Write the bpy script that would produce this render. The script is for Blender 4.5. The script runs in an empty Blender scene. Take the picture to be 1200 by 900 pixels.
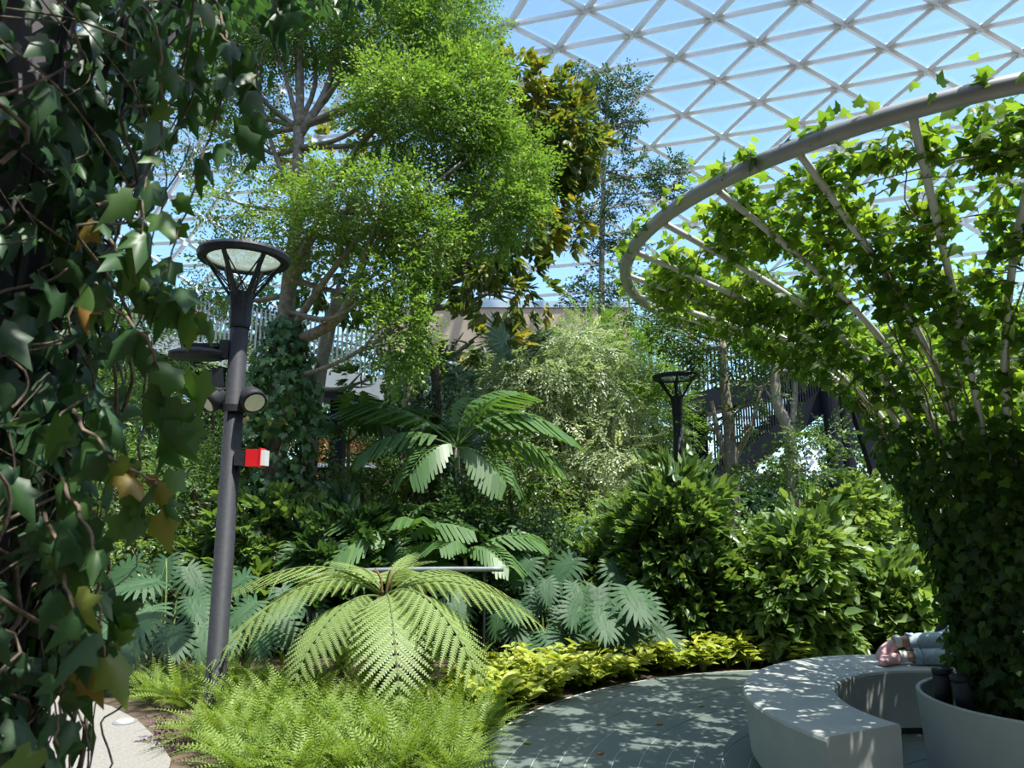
import bpy, math
import numpy as np
from mathutils import Matrix, Vector

# ------------------------------------------------------------------ camera, sky, sun, exposure
scene = bpy.context.scene
PITCH = math.radians(10.0)
FPX = 832.0
EYE = np.array([0.0, 0.0, 1.6])
cam_data = bpy.data.cameras.new('camera')
cam_data.sensor_width = 36.0
cam_data.lens = FPX / 1200.0 * 36.0
cam_data.clip_start = 0.05
cam_data.clip_end = 400.0
cam_data.dof.use_dof = True
cam_data.dof.focus_distance = 7.0
cam_data.dof.aperture_fstop = 6.5
cam = bpy.data.objects.new('camera', cam_data)
scene.collection.objects.link(cam)
cam.location = EYE
cam.rotation_euler = (math.pi / 2 + PITCH, 0, 0)
scene.camera = cam

TO_SUN = Vector((0.27, -0.22, 0.93)).normalized()
world = bpy.data.worlds.new('sky')
scene.world = world
world.use_nodes = True
wn = world.node_tree
wn.nodes.clear()
w_out = wn.nodes.new('ShaderNodeOutputWorld')
w_bg = wn.nodes.new('ShaderNodeBackground')
w_sky = wn.nodes.new('ShaderNodeTexSky')
w_sky.sky_type = 'NISHITA'
w_sky.sun_disc = False
w_sky.sun_elevation = math.asin(TO_SUN.z)
w_sky.sun_rotation = math.atan2(TO_SUN.x, TO_SUN.y)
w_sky.air_density = 1.0
w_sky.dust_density = 1.2
w_sky.ozone_density = 1.0
w_bg.inputs['Strength'].default_value = 0.34
wn.links.new(w_sky.outputs[0], w_bg.inputs[0])
wn.links.new(w_bg.outputs[0], w_out.inputs[0])

sun_data = bpy.data.lights.new('sun', 'SUN')
sun_data.energy = 7.2
sun_data.angle = math.radians(0.53)
sun_data.color = (1.0, 0.97, 0.91)
sun = bpy.data.objects.new('sun', sun_data)
scene.collection.objects.link(sun)
sun.rotation_euler = TO_SUN.to_track_quat('Z', 'Y').to_euler()
sun.location = (6, -6, 22)

vs = scene.view_settings
vs.view_transform = 'Standard'
vs.look = 'None'
vs.gamma = 1.0
vs.use_curve_mapping = False
vs.exposure = 0.2
try:
    scene.cycles.max_bounces = 8
    scene.cycles.diffuse_bounces = 4
    scene.cycles.transparent_max_bounces = 12
    scene.cycles.sample_clamp_indirect = 6.0
except Exception:
    pass

# ------------------------------------------------------------------ helpers
RNG = np.random.default_rng(11)
CP, SP = math.cos(PITCH), math.sin(PITCH)
WORLD = {}


def at(px, py, Y):
    """World point at world depth Y seen along the direction (px, py) of the 1200x900 frame."""
    u = (px - 600.0) / FPX
    v = (450.0 - py) / FPX
    fw = CP - v * SP
    up = SP + v * CP
    k = Y / fw
    return np.array([u * k, Y, 1.6 + up * k])


def ground(px, Y):
    """Ground point at depth Y below the column px of the frame."""
    # solve up/fw = -1.6/Y
    s = -1.6 / Y
    v = (s * CP - SP) / (CP + s * SP)
    fw = CP - v * SP
    return np.array([(px - 600.0) / FPX / fw * Y, Y, 0.0])


def ground_at(px, py):
    u = (px - 600.0) / FPX
    v = (450.0 - py) / FPX
    fw = CP - v * SP
    up = SP + v * CP
    Y = -1.6 * fw / up
    return np.array([u * Y / fw, Y, 0.0])


def norm(a):
    a = np.asarray(a, float)
    return a / np.maximum(np.linalg.norm(a, axis=-1, keepdims=True), 1e-9)


def frames(d, ref=(0, 0, 1.0), jitter=0.0, rng=RNG):
    """Matrices whose columns are X, Y = d, Z close to ref."""
    Y = norm(np.atleast_2d(d))
    R = np.broadcast_to(np.asarray(ref, float), Y.shape).copy()
    if jitter:
        R = R + rng.normal(0, jitter, Y.shape)
    X = np.cross(Y, R)
    bad = np.linalg.norm(X, axis=1) < 1e-4
    X[bad] = np.cross(Y[bad], np.array([1.0, 0.2, 0.1]))
    X = norm(X)
    Z = np.cross(X, Y)
    return np.stack([X, Y, Z], axis=-1)


def tform(V, M, p, s):
    return p[:, None, :] + s[:, None, None] * np.einsum('mij,nj->mni', M, V)


class Acc:
    """Collects vertices, faces and a tint per vertex, then becomes one mesh."""

    def __init__(self):
        self.V, self.F, self.T, self.n = [], {}, [], 0
        self.soft = False

    def add(self, V, F, tint=0.5):
        V = np.asarray(V, float).reshape(-1, 3)
        for f in F:
            f = np.asarray(f, dtype=np.int64)
            self.F.setdefault(f.shape[1], []).append(f + self.n)
        self.V.append(V)
        self.T.append(np.broadcast_to(np.asarray(tint, float).reshape(-1) if np.ndim(tint) else np.array([tint]), (len(V),)) if np.size(tint) in (1, len(V)) else np.full(len(V), 0.5))
        self.n += len(V)
        return self

    def scatter(self, tmpl, M, p, s, tint):
        V, F, T = tmpl
        self.soft = True
        m, n = len(p), len(V)
        W = tform(V, M, p, np.broadcast_to(s, (m,)))
        off = (np.arange(m) * n)
        FF = [(f[None, :, :] + off[:, None, None]).reshape(-1, f.shape[1]) for f in F]
        tt = np.clip(np.broadcast_to(tint, (m,))[:, None] + (T[None, :] - 0.5), 0, 1).reshape(-1)
        self.add(W.reshape(-1, 3), FF, tt)
        return self

    def data(self):
        return np.concatenate(self.V), [np.concatenate(v) for v in self.F.values()], np.concatenate(self.T)

    def mesh(self, name, mat, smooth=False):
        V, F, T = self.data()
        return mesh_from(name, V, F, mat, T, smooth or self.soft)

    def build(self, name, mat, parent=None, smooth=False, kind=None):
        return obj(name, self.mesh(name, mat, smooth), parent, kind=kind)


def mesh_from(name, V, F, mat, T=None, smooth=False):
    me = bpy.data.meshes.new(name)
    me.vertices.add(len(V))
    me.vertices.foreach_set('co', np.asarray(V, np.float32).ravel())
    sizes = np.concatenate([np.full(len(f), f.shape[1], np.int32) for f in F])
    loops = np.concatenate([f.astype(np.int32).ravel() for f in F])
    starts = np.concatenate([[0], np.cumsum(sizes)[:-1]]).astype(np.int32)
    me.loops.add(len(loops))
    me.loops.foreach_set('vertex_index', loops)
    me.polygons.add(len(sizes))
    me.polygons.foreach_set('loop_start', starts)
    me.polygons.foreach_set('use_smooth', np.full(len(sizes), bool(smooth)))
    if T is not None:
        a = me.attributes.new('tint', 'FLOAT', 'POINT')
        a.data.foreach_set('value', np.asarray(T, np.float32))
    me.update(calc_edges=True)
    if mat is not None:
        me.materials.append(mat)
    return me


def obj(name, mesh, parent=None, M=None, kind=None, label=None):
    o = bpy.data.objects.new(name, mesh)
    scene.collection.objects.link(o)
    M = M if M is not None else Matrix.Identity(4)
    o.matrix_basis = M
    WORLD[o.name] = M
    if parent is not None:
        o.parent = parent
        o.matrix_parent_inverse = WORLD[parent.name].inverted()
    if kind:
        o['kind'] = kind
    if label:
        o['label'] = label
    return o


def thing(name, label, cat, loc=(0, 0, 0), group=None):
    o = obj(name, None, None, Matrix.Translation(Vector([float(c) for c in loc])))
    o.empty_display_size = 0.2
    return tag(o, label, cat, group)


def tag(o, label, cat, group=None):
    o['label'] = label
    o['category'] = cat
    if group:
        o['group'] = group
    return o


def structure(o):
    o['kind'] = 'structure'
    return o


def mat4(M3, p, s=1.0):
    m = Matrix.Identity(4)
    for i in range(3):
        for j in range(3):
            m[i][j] = float(M3[i][j]) * s
        m[i][3] = float(p[i])
    return m


# ---- shapes (all return V, [F...])
def tube(P, r, n=6, cap=True):
    P = np.asarray(P, float)
    k = len(P)
    r = np.broadcast_to(np.asarray(r, float), (k,))
    T = np.gradient(P, axis=0)
    T = norm(T)
    ref = np.array([0.31, 0.17, 0.93]) if abs(T[0] @ np.array([0, 0, 1.0])) < 0.9 else np.array([0.95, 0.2, 0.05])
    X = norm(np.cross(T, ref))
    Y = np.cross(T, X)
    a = np.arange(n) / n * 2 * math.pi
    V = P[:, None, :] + r[:, None, None] * (np.cos(a)[None, :, None] * X[:, None, :] + np.sin(a)[None, :, None] * Y[:, None, :])
    V = V.reshape(-1, 3)
    i = np.arange(k - 1)[:, None] * n
    j = np.arange(n)[None, :]
    q = np.stack([i + j, i + (j + 1) % n, i + n + (j + 1) % n, i + n + j], -1).reshape(-1, 4)
    F = [q]
    if cap:
        F.append(np.array([list(range(n))[::-1], list(range((k - 1) * n, k * n))]))
    return V, F


def lathe(prof, n=48, center=(0, 0, 0), closed=False):
    prof = np.asarray(prof, float)
    a = np.arange(n) / n * 2 * math.pi
    V = np.stack([prof[:, 0][:, None] * np.cos(a), prof[:, 0][:, None] * np.sin(a), np.repeat(prof[:, 1][:, None], n, 1)], -1)
    V = V.reshape(-1, 3) + np.asarray(center, float)
    k = len(prof)
    m = k if closed else k - 1
    i = np.arange(m)[:, None]
    j = np.arange(n)[None, :]
    q = np.stack([i * n + j, i * n + (j + 1) % n, ((i + 1) % k) * n + (j + 1) % n, ((i + 1) % k) * n + j], -1).reshape(-1, 4)
    return V, [q]


def arc_prism(prof, a0, a1, n, center):
    """A closed (r, z) profile swept from angle a0 to a1 about center, ends capped."""
    prof = np.asarray(prof, float)
    a = np.linspace(a0, a1, n + 1)
    k = len(prof)
    V = np.stack([np.cos(a)[:, None] * prof[None, :, 0], np.sin(a)[:, None] * prof[None, :, 0], np.repeat(prof[None, :, 1], n + 1, 0)], -1)
    V = V.reshape(-1, 3) + np.asarray(center, float)
    i = np.arange(n)[:, None] * k
    j = np.arange(k)[None, :]
    q = np.stack([i + j, i + (j + 1) % k, i + k + (j + 1) % k, i + k + j], -1).reshape(-1, 4)
    caps = np.array([list(range(k))[::-1], list(range(n * k, n * k + k))])
    return V, [q, caps]


BOXF = np.array([[0, 3, 2, 1], [4, 5, 6, 7], [0, 1, 5, 4], [1, 2, 6, 5], [2, 3, 7, 6], [3, 0, 4, 7]])


def box(c, sx, sy, sz, rz=0.0):
    V = np.array([[-1, -1, -1], [1, -1, -1], [1, 1, -1], [-1, 1, -1], [-1, -1, 1], [1, -1, 1], [1, 1, 1], [-1, 1, 1]], float) * [sx / 2, sy / 2, sz / 2]
    cr, sr = math.cos(rz), math.sin(rz)
    V = V @ np.array([[cr, sr, 0], [-sr, cr, 0], [0, 0, 1]])
    return V + np.asarray(c, float), [BOXF]


def beam_box(p, q, w, h, up=(0, 0, 1.0)):
    """A box of width w and height h from p to q."""
    p, q = np.asarray(p, float), np.asarray(q, float)
    M = frames(q - p, up)[0]
    X, Z = M[:, 0] * w / 2, M[:, 2] * h / 2
    V = np.array([p - X - Z, p + X - Z, q + X - Z, q - X - Z, p - X + Z, p + X + Z, q + X + Z, q - X + Z])
    return V, [BOXF]


def smooth_path(P, n):
    P = np.asarray(P, float)
    if len(P) < 3:
        t = np.linspace(0, 1, n)[:, None]
        return P[0] * (1 - t) + P[-1] * t
    E = np.vstack([2 * P[0] - P[1], P, 2 * P[-1] - P[-2]])
    t = np.linspace(0, len(P) - 1 - 1e-6, n)
    i = t.astype(int)
    f = (t - i)[:, None]
    a, b, c, d = E[i], E[i + 1], E[i + 2], E[i + 3]
    return 0.5 * (2 * b + (c - a) * f + (2 * a - 5 * b + 4 * c - d) * f ** 2 + (3 * b - a - 3 * c + d) * f ** 3)


# ---- materials
def new_mat(name):
    m = bpy.data.materials.new(name)
    m.use_nodes = True
    nt = m.node_tree
    nt.nodes.clear()
    out = nt.nodes.new('ShaderNodeOutputMaterial')
    return m, nt, out


def noise_mix(nt, c1, c2, scale, detail=4, coord='Object', ramp=(0.35, 0.65)):
    tc = nt.nodes.new('ShaderNodeTexCoord')
    nz = nt.nodes.new('ShaderNodeTexNoise')
    nz.inputs['Scale'].default_value = scale
    nz.inputs['Detail'].default_value = detail
    nt.links.new(tc.outputs[coord], nz.inputs['Vector'])
    rp = nt.nodes.new('ShaderNodeValToRGB')
    rp.color_ramp.elements[0].position = ramp[0]
    rp.color_ramp.elements[1].position = ramp[1]
    rp.color_ramp.elements[0].color = (*c1, 1)
    rp.color_ramp.elements[1].color = (*c2, 1)
    nt.links.new(nz.outputs['Fac'], rp.inputs[0])
    return rp, nz


def solid(name, c1, c2=None, scale=8.0, rough=0.6, metal=0.0, bump=0.0, detail=4, spec=0.5, ramp=(0.35, 0.65)):
    m, nt, out = new_mat(name)
    b = nt.nodes.new('ShaderNodeBsdfPrincipled')
    b.inputs['Roughness'].default_value = rough
    b.inputs['Metallic'].default_value = metal
    b.inputs['Specular IOR Level'].default_value = spec
    rp, nz = noise_mix(nt, c1, c2 or tuple(x * 0.85 for x in c1), scale, detail, ramp=ramp)
    nt.links.new(rp.outputs[0], b.inputs['Base Color'])
    if bump:
        bp = nt.nodes.new('ShaderNodeBump')
        bp.inputs['Strength'].default_value = bump
        bp.inputs['Distance'].default_value = 0.02
        nt.links.new(nz.outputs['Fac'], bp.inputs['Height'])
        nt.links.new(bp.outputs[0], b.inputs['Normal'])
    nt.links.new(b.outputs[0], out.inputs[0])
    return m


def leaf_mat(name, stops, trans=0.35, rough=0.42, spec=0.45, tcol=None):
    """Leaf: glossy face over a translucent blade; colour by the tint of the leaf."""
    m, nt, out = new_mat(name)
    at_ = nt.nodes.new('ShaderNodeAttribute')
    at_.attribute_name = 'tint'
    oi = nt.nodes.new('ShaderNodeObjectInfo')
    ma = nt.nodes.new('ShaderNodeMath')
    ma.operation = 'MULTIPLY_ADD'
    ma.inputs[1].default_value = 0.25
    ma.inputs[2].default_value = -0.125
    nt.links.new(oi.outputs['Random'], ma.inputs[0])
    ad = nt.nodes.new('ShaderNodeMath')
    ad.operation = 'ADD'
    nt.links.new(at_.outputs['Fac'], ad.inputs[0])
    nt.links.new(ma.outputs[0], ad.inputs[1])
    rp = nt.nodes.new('ShaderNodeValToRGB')
    els = rp.color_ramp.elements
    while len(els) < len(stops):
        els.new(0.5)
    for e, (pos, c) in zip(els, stops):
        e.position = pos
        e.color = (*c, 1)
    nt.links.new(ad.outputs[0], rp.inputs[0])
    b = nt.nodes.new('ShaderNodeBsdfPrincipled')
    b.inputs['Roughness'].default_value = rough
    b.inputs['Specular IOR Level'].default_value = spec
    nt.links.new(rp.outputs[0], b.inputs['Base Color'])
    t = nt.nodes.new('ShaderNodeBsdfTranslucent')
    mx = nt.nodes.new('ShaderNodeMix')
    mx.data_type = 'RGBA'
    mx.blend_type = 'MULTIPLY'
    mx.inputs[0].default_value = 1.0
    nt.links.new(rp.outputs[0], mx.inputs[6])
    mx.inputs[7].default_value = (*(tcol or (1.75, 1.7, 0.6)), 1)
    nt.links.new(mx.outputs[2], t.inputs[0])
    ms = nt.nodes.new('ShaderNodeMixShader')
    ms.inputs[0].default_value = trans
    nt.links.new(b.outputs[0], ms.inputs[1])
    nt.links.new(t.outputs[0], ms.inputs[2])
    nt.links.new(ms.outputs[0], out.inputs[0])
    return m


def green(a, b, c=None):
    return [(0.05, a), (0.6, b), (1.0, c or tuple(x * 1.3 for x in b))]


L = {
    'fine': leaf_mat('fine_leaf', green((0.08, 0.15, 0.035), (0.165, 0.265, 0.06), (0.31, 0.41, 0.13)), 0.42, tcol=(1.5, 1.65, 0.6)),
    'broad': leaf_mat('broad_leaf', green((0.03, 0.075, 0.03), (0.065, 0.14, 0.045), (0.13, 0.22, 0.08)), 0.28, 0.42, 0.5),
    'bush': leaf_mat('bush_leaf', green((0.06, 0.12, 0.04), (0.14, 0.235, 0.075), (0.27, 0.38, 0.14)), 0.34, 0.36, 0.7),
    'dark': leaf_mat('dark_leaf', green((0.025, 0.06, 0.028), (0.05, 0.11, 0.045), (0.10, 0.18, 0.075)), 0.28, 0.42, 0.5),
    'mid': leaf_mat('mid_leaf', green((0.045, 0.10, 0.03), (0.10, 0.18, 0.05), (0.19, 0.28, 0.09)), 0.36, 0.45, 0.45),
    'pale': leaf_mat('pale_leaf', green((0.17, 0.23, 0.12), (0.34, 0.41, 0.23), (0.60, 0.63, 0.45)), 0.34, 0.4, 0.5, (1.4, 1.5, 0.8)),
    'olive': leaf_mat('olive_leaf', green((0.05, 0.09, 0.025), (0.11, 0.17, 0.045), (0.30, 0.27, 0.045)), 0.35, 0.45, 0.45),
    'ivy': leaf_mat('ivy_leaf', green((0.035, 0.085, 0.02), (0.085, 0.17, 0.03), (0.22, 0.31, 0.06)), 0.62, 0.42, 0.45),
    'ivydark': leaf_mat('shaded_ivy_leaf', [(0.0, (0.035, 0.08, 0.04)), (0.55, (0.06, 0.14, 0.05)), (0.85, (0.10, 0.2, 0.045)), (0.95, (0.33, 0.27, 0.06)), (1.0, (0.3, 0.17, 0.05))], 0.34, 0.42, 0.4, (1.5, 1.6, 0.6)),  # darker ivy leaf, shade put into the colour
    'palm': leaf_mat('palm_leaf', green((0.05, 0.12, 0.035), (0.10, 0.20, 0.06), (0.20, 0.32, 0.10)), 0.34, 0.42, 0.5),
    'fan': leaf_mat('fan_palm_leaf', green((0.10, 0.17, 0.10), (0.18, 0.27, 0.17), (0.28, 0.36, 0.24)), 0.22, 0.42, 0.5, (1.2, 1.4, 0.8)),
    'monstera': leaf_mat('monstera_leaf', green((0.02, 0.06, 0.025), (0.045, 0.11, 0.042), (0.085, 0.17, 0.065)), 0.2, 0.56, 0.35, (1.4, 1.6, 0.6)),
    'boston': leaf_mat('sword_fern_leaf', green((0.11, 0.19, 0.035), (0.24, 0.35, 0.07), (0.42, 0.50, 0.15)), 0.36, 0.5, 0.35),
    'treefern': leaf_mat('tree_fern_leaf', green((0.15, 0.23, 0.07), (0.28, 0.38, 0.13), (0.42, 0.50, 0.22)), 0.3, 0.5, 0.35),
    'gold': leaf_mat('golden_leaf', green((0.16, 0.25, 0.035), (0.36, 0.44, 0.07), (0.58, 0.60, 0.13)), 0.35, 0.45, 0.4, (1.3, 1.25, 0.6)),
    'red': leaf_mat('russet_leaf', green((0.22, 0.07, 0.03), (0.38, 0.15, 0.06)), 0.3),
    'purple': leaf_mat('purple_leaf', green((0.07, 0.03, 0.07), (0.16, 0.07, 0.14)), 0.2),
}
BARK = solid('grey_brown_bark', (0.17, 0.14, 0.10), (0.30, 0.27, 0.21), 14, 0.85, bump=0.6)
BARKD = solid('dark_bark', (0.07, 0.055, 0.04), (0.14, 0.115, 0.085), 18, 0.9, bump=0.6)
BARKP = solid('pale_bark', (0.30, 0.27, 0.22), (0.42, 0.38, 0.31), 20, 0.85, bump=0.4)
VINED = solid('shaded_woody_vine', (0.07, 0.055, 0.04), (0.17, 0.135, 0.10), 30, 0.9, bump=0.4)  # darker copy of the vine colour with shade put in
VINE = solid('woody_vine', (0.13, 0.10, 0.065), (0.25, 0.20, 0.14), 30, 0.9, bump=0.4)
STALK = solid('green_stalk', (0.10, 0.16, 0.04), (0.16, 0.22, 0.06), 12, 0.6)
STALKB = solid('brown_stalk', (0.16, 0.10, 0.04), (0.22, 0.15, 0.06), 12, 0.7)
BLACKM = solid('black_metal', (0.018, 0.021, 0.025), (0.026, 0.03, 0.035), 40, 0.5, spec=0.25)
CHARCOAL = solid('charcoal_paint', (0.02, 0.022, 0.025), (0.028, 0.031, 0.035), 30, 0.6, spec=0.25)
RIBM = solid('pale_rib_paint', (0.42, 0.44, 0.42), (0.48, 0.50, 0.48), 6, 0.45)
STEEL = solid('grey_painted_steel', (0.24, 0.255, 0.245), (0.29, 0.305, 0.295), 6, 0.42, 0.1)
ROOFW = solid('pale_roof_paint', (0.82, 0.84, 0.86), (0.86, 0.88, 0.9), 1.0, 0.45)
CONC = solid('pale_path_concrete', (0.21, 0.20, 0.175), (0.28, 0.265, 0.235), 60, 0.9, bump=0.25, detail=8)
TERR = solid('grey_green_terrazzo', (0.075, 0.105, 0.09), (0.15, 0.185, 0.162), 160, 0.6, bump=0.08, detail=6)
GROUT = solid('pale_joint', (0.42, 0.46, 0.43), (0.50, 0.54, 0.50), 40, 0.9)
BENCH = solid('grey_bench_stone', (0.37, 0.39, 0.355), (0.42, 0.44, 0.405), 5, 0.62, bump=0.04, detail=8)
PLINTH = solid('dark_plinth', (0.10, 0.10, 0.095), (0.14, 0.14, 0.13), 20, 0.8)
POT = solid('grey_planter_coat', (0.35, 0.36, 0.33), (0.39, 0.40, 0.37), 4, 0.5)
SOIL = solid('garden_soil', (0.045, 0.032, 0.02), (0.13, 0.095, 0.06), 9, 0.95, bump=0.8, detail=10)
RED = solid('red_plastic', (0.72, 0.02, 0.025), (0.65, 0.015, 0.02), 5, 0.35)
WHITE = solid('white_plastic', (0.75, 0.75, 0.72), (0.7, 0.7, 0.68), 5, 0.5)
LENSM = solid('frosted_lens', (0.62, 0.66, 0.58), (0.7, 0.72, 0.65), 40, 0.3)
BEIGE = solid('beige_render', (0.52, 0.36, 0.24), (0.58, 0.41, 0.28), 1.5, 0.8)
DARKIN = solid('inner_shade_dark', (0.03, 0.028, 0.03), (0.045, 0.04, 0.045), 3, 0.7)  # near black: shade of opening and pillar core as colour
FASCIA = solid('pale_grey_fascia', (0.50, 0.56, 0.60), (0.56, 0.62, 0.66), 2, 0.5)
NAVY = solid('dark_navy_steel', (0.010, 0.014, 0.02), (0.015, 0.02, 0.028), 5, 0.6, spec=0.2)
RAILG = solid('grey_rail', (0.23, 0.26, 0.28), (0.28, 0.31, 0.33), 10, 0.4, 0.3)


def glass_mat(name, tint, refl):
    m, nt, out = new_mat(name)
    tr = nt.nodes.new('ShaderNodeBsdfTransparent')
    tr.inputs[0].default_value = (*tint, 1)
    gl = nt.nodes.new('ShaderNodeBsdfGlossy')
    gl.inputs['Roughness'].default_value = 0.02
    lw = nt.nodes.new('ShaderNodeLayerWeight')
    lw.inputs['Blend'].default_value = 0.5
    pw = nt.nodes.new('ShaderNodeMath')
    pw.operation = 'POWER'
    pw.inputs[1].default_value = 5.0
    nt.links.new(lw.outputs['Facing'], pw.inputs[0])
    mu = nt.nodes.new('ShaderNodeMath')
    mu.operation = 'MULTIPLY_ADD'
    mu.inputs[1].default_value = 0.9 * refl
    mu.inputs[2].default_value = 0.05 * refl
    nt.links.new(pw.outputs[0], mu.inputs[0])
    ms = nt.nodes.new('ShaderNodeMixShader')
    nt.links.new(mu.outputs[0], ms.inputs[0])
    nt.links.new(tr.outputs[0], ms.inputs[1])
    nt.links.new(gl.outputs[0], ms.inputs[2])
    nt.links.new(ms.outputs[0], out.inputs[0])
    return m


GLASS = glass_mat('clear_roof_glass', (0.76, 0.92, 0.98), 0.6)
DIFFUSER, _nt, _out = new_mat('lamp_glass')
_t1 = _nt.nodes.new('ShaderNodeBsdfTransparent')
_t1.inputs[0].default_value = (0.5, 0.56, 0.5, 1)
_t2 = _nt.nodes.new('ShaderNodeBsdfTranslucent')
_t2.inputs[0].default_value = (0.62, 0.66, 0.58, 1)
_ms = _nt.nodes.new('ShaderNodeMixShader')
_ms.inputs[0].default_value = 0.2
_nt.links.new(_t1.outputs[0], _ms.inputs[1])
_nt.links.new(_t2.outputs[0], _ms.inputs[2])
_nt.links.new(_ms.outputs[0], _out.inputs[0])

# ------------------------------------------------------------------ ground, paving, path
a = Acc()
g = np.linspace(-45, 45, 46)
gx, gy = np.meshgrid(g, g + 25)
gz = np.zeros_like(gx)
idx = np.arange(46 * 46).reshape(46, 46)
a.add(np.stack([gx, gy, gz - 0.02], -1), [np.stack([idx[:-1, :-1], idx[:-1, 1:], idx[1:, 1:], idx[1:, :-1]], -1).reshape(-1, 4)])
structure(a.build('ground', SOIL))

CX, CY = 2.97, 4.42                      # centre of planter, bench and paving
PAVE_R = 3.32
pav = Acc()
pav.add(*lathe([(0.0, -0.0025), (PAVE_R + 0.03, -0.0025), (PAVE_R + 0.03, -0.05)], 96, (CX, CY - 0.15, 0)))
floor = structure(pav.build('floor', GROUT))
step = 0.166
k = 0
r0 = 0.42
while r0 < PAVE_R - 0.02:
    r1 = min(r0 + step - 0.006, PAVE_R)
    for h in range(4):                     # each ring of paving is laid in four curved slabs
        t0 = math.pi * (0.5 * h) + 0.002
        t1 = math.pi * (0.5 * h + 0.5) - 0.002
        A = Acc().add(*arc_prism([(r0, -0.04), (r1, -0.04), (r1, 0.0 + 0.0008 * (k % 3)), (r0, 0.0 + 0.0008 * (k % 3))], t0, t1, 36, (CX, CY - 0.15, 0)))
        A.build('paver', TERR, floor)
    r0 += step
    k += 1

pp = [ground_at(x, y) for x, y in ((60, 818), (95, 822), (130, 832), (160, 848), (185, 872), (200, 896))]
pp = [np.array(q) for q in pp]
pp += [np.array([-1.95, 4.3, 0]), np.array([-1.75, 3.4, 0]), np.array([-1.7, 1.0, 0]), np.array([-6.5, 1.0, 0]), np.array([-6.5, 6.6, 0]), np.array([-5.0, 6.75, 0])]
top = np.array(pp) + [0, 0, 0.03]
bot = np.array(pp) - [0, 0, 0.05]
n = len(pp)
pa = Acc()
pa.add(np.vstack([top, bot]), [np.array([list(range(n))[::-1]]), np.array([[i, (i + 1) % n, n + (i + 1) % n, n + i] for i in range(n)])])
structure(pa.build('path', CONC))
q = ground_at(146, 851)
t = thing('ground_light', 'small round steel uplight set flush in the pale path', 'light', (q[0], q[1], 0.03))
Acc().add(*lathe([(0.0, 0.03), (0.06, 0.03), (0.075, 0.036), (0.085, 0.03)], 24, (q[0], q[1], 0.004))).build('rim', STEEL, t)
Acc().add(*lathe([(0.0, 0.038), (0.058, 0.038), (0.058, 0.03)], 24, (q[0], q[1], 0.004))).build('lens', LENSM, t)

# unseen walls added behind and beside the viewer to block low sky light
SKYBLOCK = solid('sky_block_green', (0.03, 0.055, 0.02), (0.10, 0.13, 0.06), 1.3, 0.9, bump=0.8, detail=10)
structure(Acc().add(*box((0, -7.3, 6.5), 34, 0.5, 13.2)).build('sky_block_back', SKYBLOCK))
structure(Acc().add(*box((-17.2, 2.5, 6.5), 0.5, 20, 13.2)).build('sky_block_left', SKYBLOCK))
structure(Acc().add(*box((17.2, 2.5, 6.5), 0.5, 20, 13.2)).build('sky_block_right', SKYBLOCK))

# ------------------------------------------------------------------ glazed gridshell roof
RS = 1.5
AX, AY, PH, DP = -25.057 * RS, -75.314 * RS, 1.2735, -0.0215
R0, R1, R2, Z1, Z2 = 96.4886 * RS, 1.1385 * RS, -0.045 * RS, -0.1314 * RS, -0.0458 * RS


def node(k, m):
    r = R0 + R1 * k + R2 * k * k
    z = 1.6 + (14 - 1.6) * RS + Z1 * k + Z2 * k * k
    an = PH + (m + k / 2) * DP
    return np.array([AX + r * math.cos(an), AY + r * math.sin(an), z])


def proj(X):
    d = np.asarray(X) - EYE
    zc = d[1] * CP + d[2] * SP
    yc = -d[1] * SP + d[2] * CP
    if zc < 0.5:
        return np.array([9e9, 9e9])
    return np.array([600 + FPX * d[0] / zc, 450 - FPX * yc / zc])


roof = structure(obj('ceiling', None, None, Matrix.Translation((0, 30, 18))))
nodes = {}
for k in range(-7, 16):
    for m in range(-30, 14):
        X = node(k, m)
        s = proj(X)
        if -520 < s[0] < 1480 and -330 < s[1] < 640:
            nodes[(k, m)] = X
beams, panes = [], []
for (k, m) in nodes:
    for d in ((0, 1), (1, 0), (1, -1)):
        o = (k + d[0], m + d[1])
        if o in nodes:
            c = proj((nodes[(k, m)] + nodes[o]) / 2)
            beams.append((np.hypot(*((c - [920, 90]) * [1, 1.4])), nodes[(k, m)], nodes[o]))
    for tri in (((k, m), (k, m + 1), (k + 1, m)), ((k, m), (k + 1, m), (k + 1, m - 1))):
        if all(t_ in nodes for t_ in tri):
            P = [nodes[t_] for t_ in tri]
            c = proj(sum(P) / 3)
            panes.append((np.hypot(*((c - [920, 90]) * [1, 1.4])), P))
beams.sort(key=lambda b: b[0])
panes.sort(key=lambda b: b[0])
axis = np.array([AX, AY, -20.0])


def add_beam(A, p, q):
    nrm = norm((p + q) / 2 - axis)
    d = norm(q - p) * 0.16
    A.add(*beam_box(p + d, q - d, 0.15, 0.26, nrm))


def add_pane(A, P):
    c = sum(P) / 3
    nrm = norm(c - axis)
    pts = [c + (x - c) * 0.955 + nrm * 0.20 for x in P]
    A.add(np.array(pts), [np.array([[0, 1, 2]])])


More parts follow.
